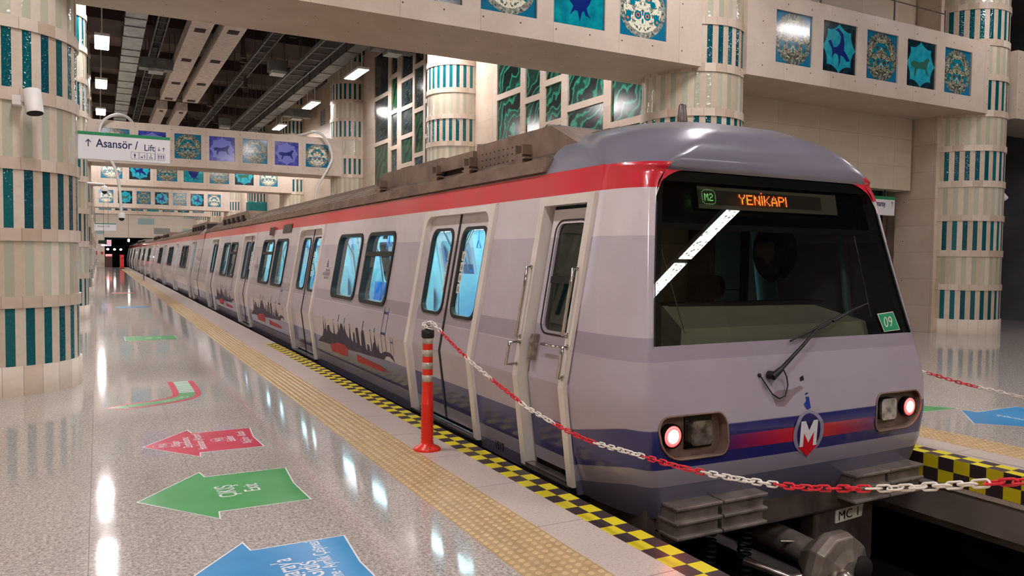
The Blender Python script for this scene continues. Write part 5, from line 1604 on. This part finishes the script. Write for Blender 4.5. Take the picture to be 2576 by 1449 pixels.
# ------------------------------------------------------------------ spotlights and cameras
def spot(loc, aim, label, sc_=1):
    t = thing('spotlight', label, 'spotlight', loc, group='white cylinder spotlights on columns')
    d = Vector(aim).normalized()
    b = MB(); p0 = Vector((0,0,0)); b.tube([p0-d*.13*sc_, p0-d*.128*sc_, p0+d*.13*sc_], [.075*sc_, .085*sc_, .085*sc_], 24)
    o = b.build('lamp_body', M['white'], t)
    b = MB(); b.tube([p0+d*.131*sc_, p0+d*.133*sc_], .078*sc_, 24); b.build('lamp_front', M['dark'], t)
    return t
s1 = spot((-.60, 9.80, 3.20), (.12, -.22, -1), 'white cylinder spotlight mounted on the big near column')
b = MB(); b.tube([(-.0,.0,-.0),(-.16,.12,.02)], .014, 8); b.box(-.2,-.12,.08,.26,-.03,.07); b.build('arm', M['white'], s1)
s2 = spot((18.62, 10.6, 3.16), (.6, -.3, -.7), 'white spotlight on the far right column', 1.0)
b = MB(); b.tube([(0,0,0),(-.37,.05,.05)], .014, 8); b.box(-.40,-.30,.0,.1,-.0,.12); b.build('arm', M['white'], s2)
def dome_cam(parent, p, sc_=1.0):
    b = MB(); b.lathe([(0, .12*sc_), (.06*sc_, .11*sc_), (.085*sc_, .06*sc_), (.085*sc_, -.03*sc_)], 20, p); b.build('camera_housing', M['white'], parent)
    b = MB(); b.lathe([(.07*sc_, -.03*sc_), (.055*sc_, -.08*sc_), (.03*sc_, -.1*sc_), (0, -.105*sc_)], 20, p); b.build('camera_dome', M['blackgloss'], parent)
t = thing('security_camera', 'dome camera on a long curved pole hanging in front of the tiled beam', 'camera', (0,0,0), group='dome cameras on curved poles')
b = MB(); b.tube(cr([(1.14,31.6,6.32),(.95,31.2,6.45),(.63,31.0,6.48),(.22,31.0,6.25),(.07,31.0,5.84),(.18,31.0,5.25),(.42,31.0,4.85),(.57,31.0,4.5),(.68,31.0,3.9),(.72,31.0,3.3),(.74,31.0,2.98)], 5), .05, 8); b.build('pole', M['white'], t)
dome_cam(t, (.74, 31.0, 2.86), 1.4)
t = thing('security_camera', 'curved white camera pole at the right end of the tiled beam', 'camera', (0,0,0), group='dome cameras on curved poles')
b = MB(); b.tube(cr([(7.0,31.6,6.32),(7.21,31.2,6.36),(7.68,31.0,6.46),(8.07,31.0,6.21),(8.32,31.0,5.5),(8.0,31.0,4.78),(7.68,31.0,4.13),(7.64,31.0,3.2)], 5), .05, 8); b.build('pole', M['white'], t)
dome_cam(t, (7.64, 31.0, 3.08), 1.4)
t = thing('security_camera', 'dome camera on a straight arm from the second left column', 'camera', (0,0,0))
b = MB(); b.tube([(-.25,21.0,3.23),(.14,21.0,3.22),(.14,21.0,3.16)], .025, 8); b.build('arm', M['white'], t)
dome_cam(t, (.14, 21.0, 3.08), .9)

# ------------------------------------------------------------------ far end clutter
t = thing('barrier_post', 'slim steel barrier post on the far platform beside the train', 'post', (2.24, 48.4, 0))
b = MB(); b.tube([(0,0,0),(0,0,.86)], .035, 10); b.lathe([(.09,0),(.09,.02),(0,.02)], 12); b.build('post', M['chrome'], t); b = MB(); b.box(-.12,.03,-.02,.02,.82,.88); b.build('top_plate', M['chrome'], t)
t = thing('banner_stand', 'red warning banner stand at the far platform end', 'banner', (1.95, 82, 0))
b = MB(); b.box(-.18, .18, -.03, .03, .1, 1.35); b.build('banner', mat_var('red_banner', (214,30,34), (240,90,80), 7, .5), t); b = MB(); b.box(-.22,.22,-.1,.1,0,.1); b.build('foot', M['darksteel'], t)
t = thing('service_booth', 'dark booth with red lit header beside the tunnel mouth', 'booth', (.95, 91, 0))
b = MB(); b.box(-.32,.32,0,.5,0,1.15); b.build('booth_body', mat('booth_brown', (90,50,40), .6), t); b = MB(); b.box(-.30,.30,-.03,0,1.15,1.38); b.build('lit_header', emis('booth_red', (255,60,60), 1.5), t)
b = MB(); b.tube([(-.9,78,.9),(-.05,78,.9),(-.05,78,0)], .03, 8); tag(b.build('handrail', M['chrome']), 'steel handrail at the far left platform end', 'handrail')
b = MB(); b.box(-.35,-.12,91.88,91.99,1.3,1.7); tag(b.build('fire_box', mat('fire_red', (190,20,24), .4)), 'small red fire box on the end wall', 'box')
b = MB(); b.box(.25,.42,91.9,91.99,1.35,1.6); tag(b.build('notice_plate', mat('notice_red', (190,40,30), .4)), 'tiny red notice plate beside the tunnel mouth', 'notice')
for i, (x, y) in enumerate(((.9,95),(1.6,98),(2.3,101))):
    t = thing('tunnel_light', 'bright lamp glowing inside the dark tunnel, %s' % ('left','middle','right')[i], 'light', (x, y, 1.9)); b = MB(); b.lathe([(0,-.12),(.12,-.06),(.12,.06),(0,.12)], 12); b.build('lamp_globe', emis('tunnel_lamp', (255,245,235), 14), t)
    b = MB(); b.tube([(0,0,.12),(0,0,1.245)], .015, 6); b.build('stem', M['darksteel'], t)
t = thing('hanging_lamp', 'small bright lamp hanging over the far tracks before the tunnel', 'light', (2.6, 84, 2.75)); b = MB(); b.lathe([(0,-.16),(.09,-.1),(.09,.1),(0,.16)], 12); b.build('lamp_globe', emis('far_lamp', (255,250,245), 14), t); b = MB(); b.tube([(0,0,.16),(0,0,7.45)], .015, 6); b.build('stem', M['darksteel'], t)
# ceiling cable above the far beam
b = MB(); b.tube([(11.2,10.6,7.05),(13,10.6,7.0),(16.3,10.6,6.97)], .012, 6)
for x in (11.3, 12.4, 14.6, 16.3): b.tube([(x,10.6,6.3),(x,10.6,7.05)], .02, 6)
tag(b.build('safety_wire', M['darksteel']), 'thin wire on short posts along the top of the right beam', 'wire')
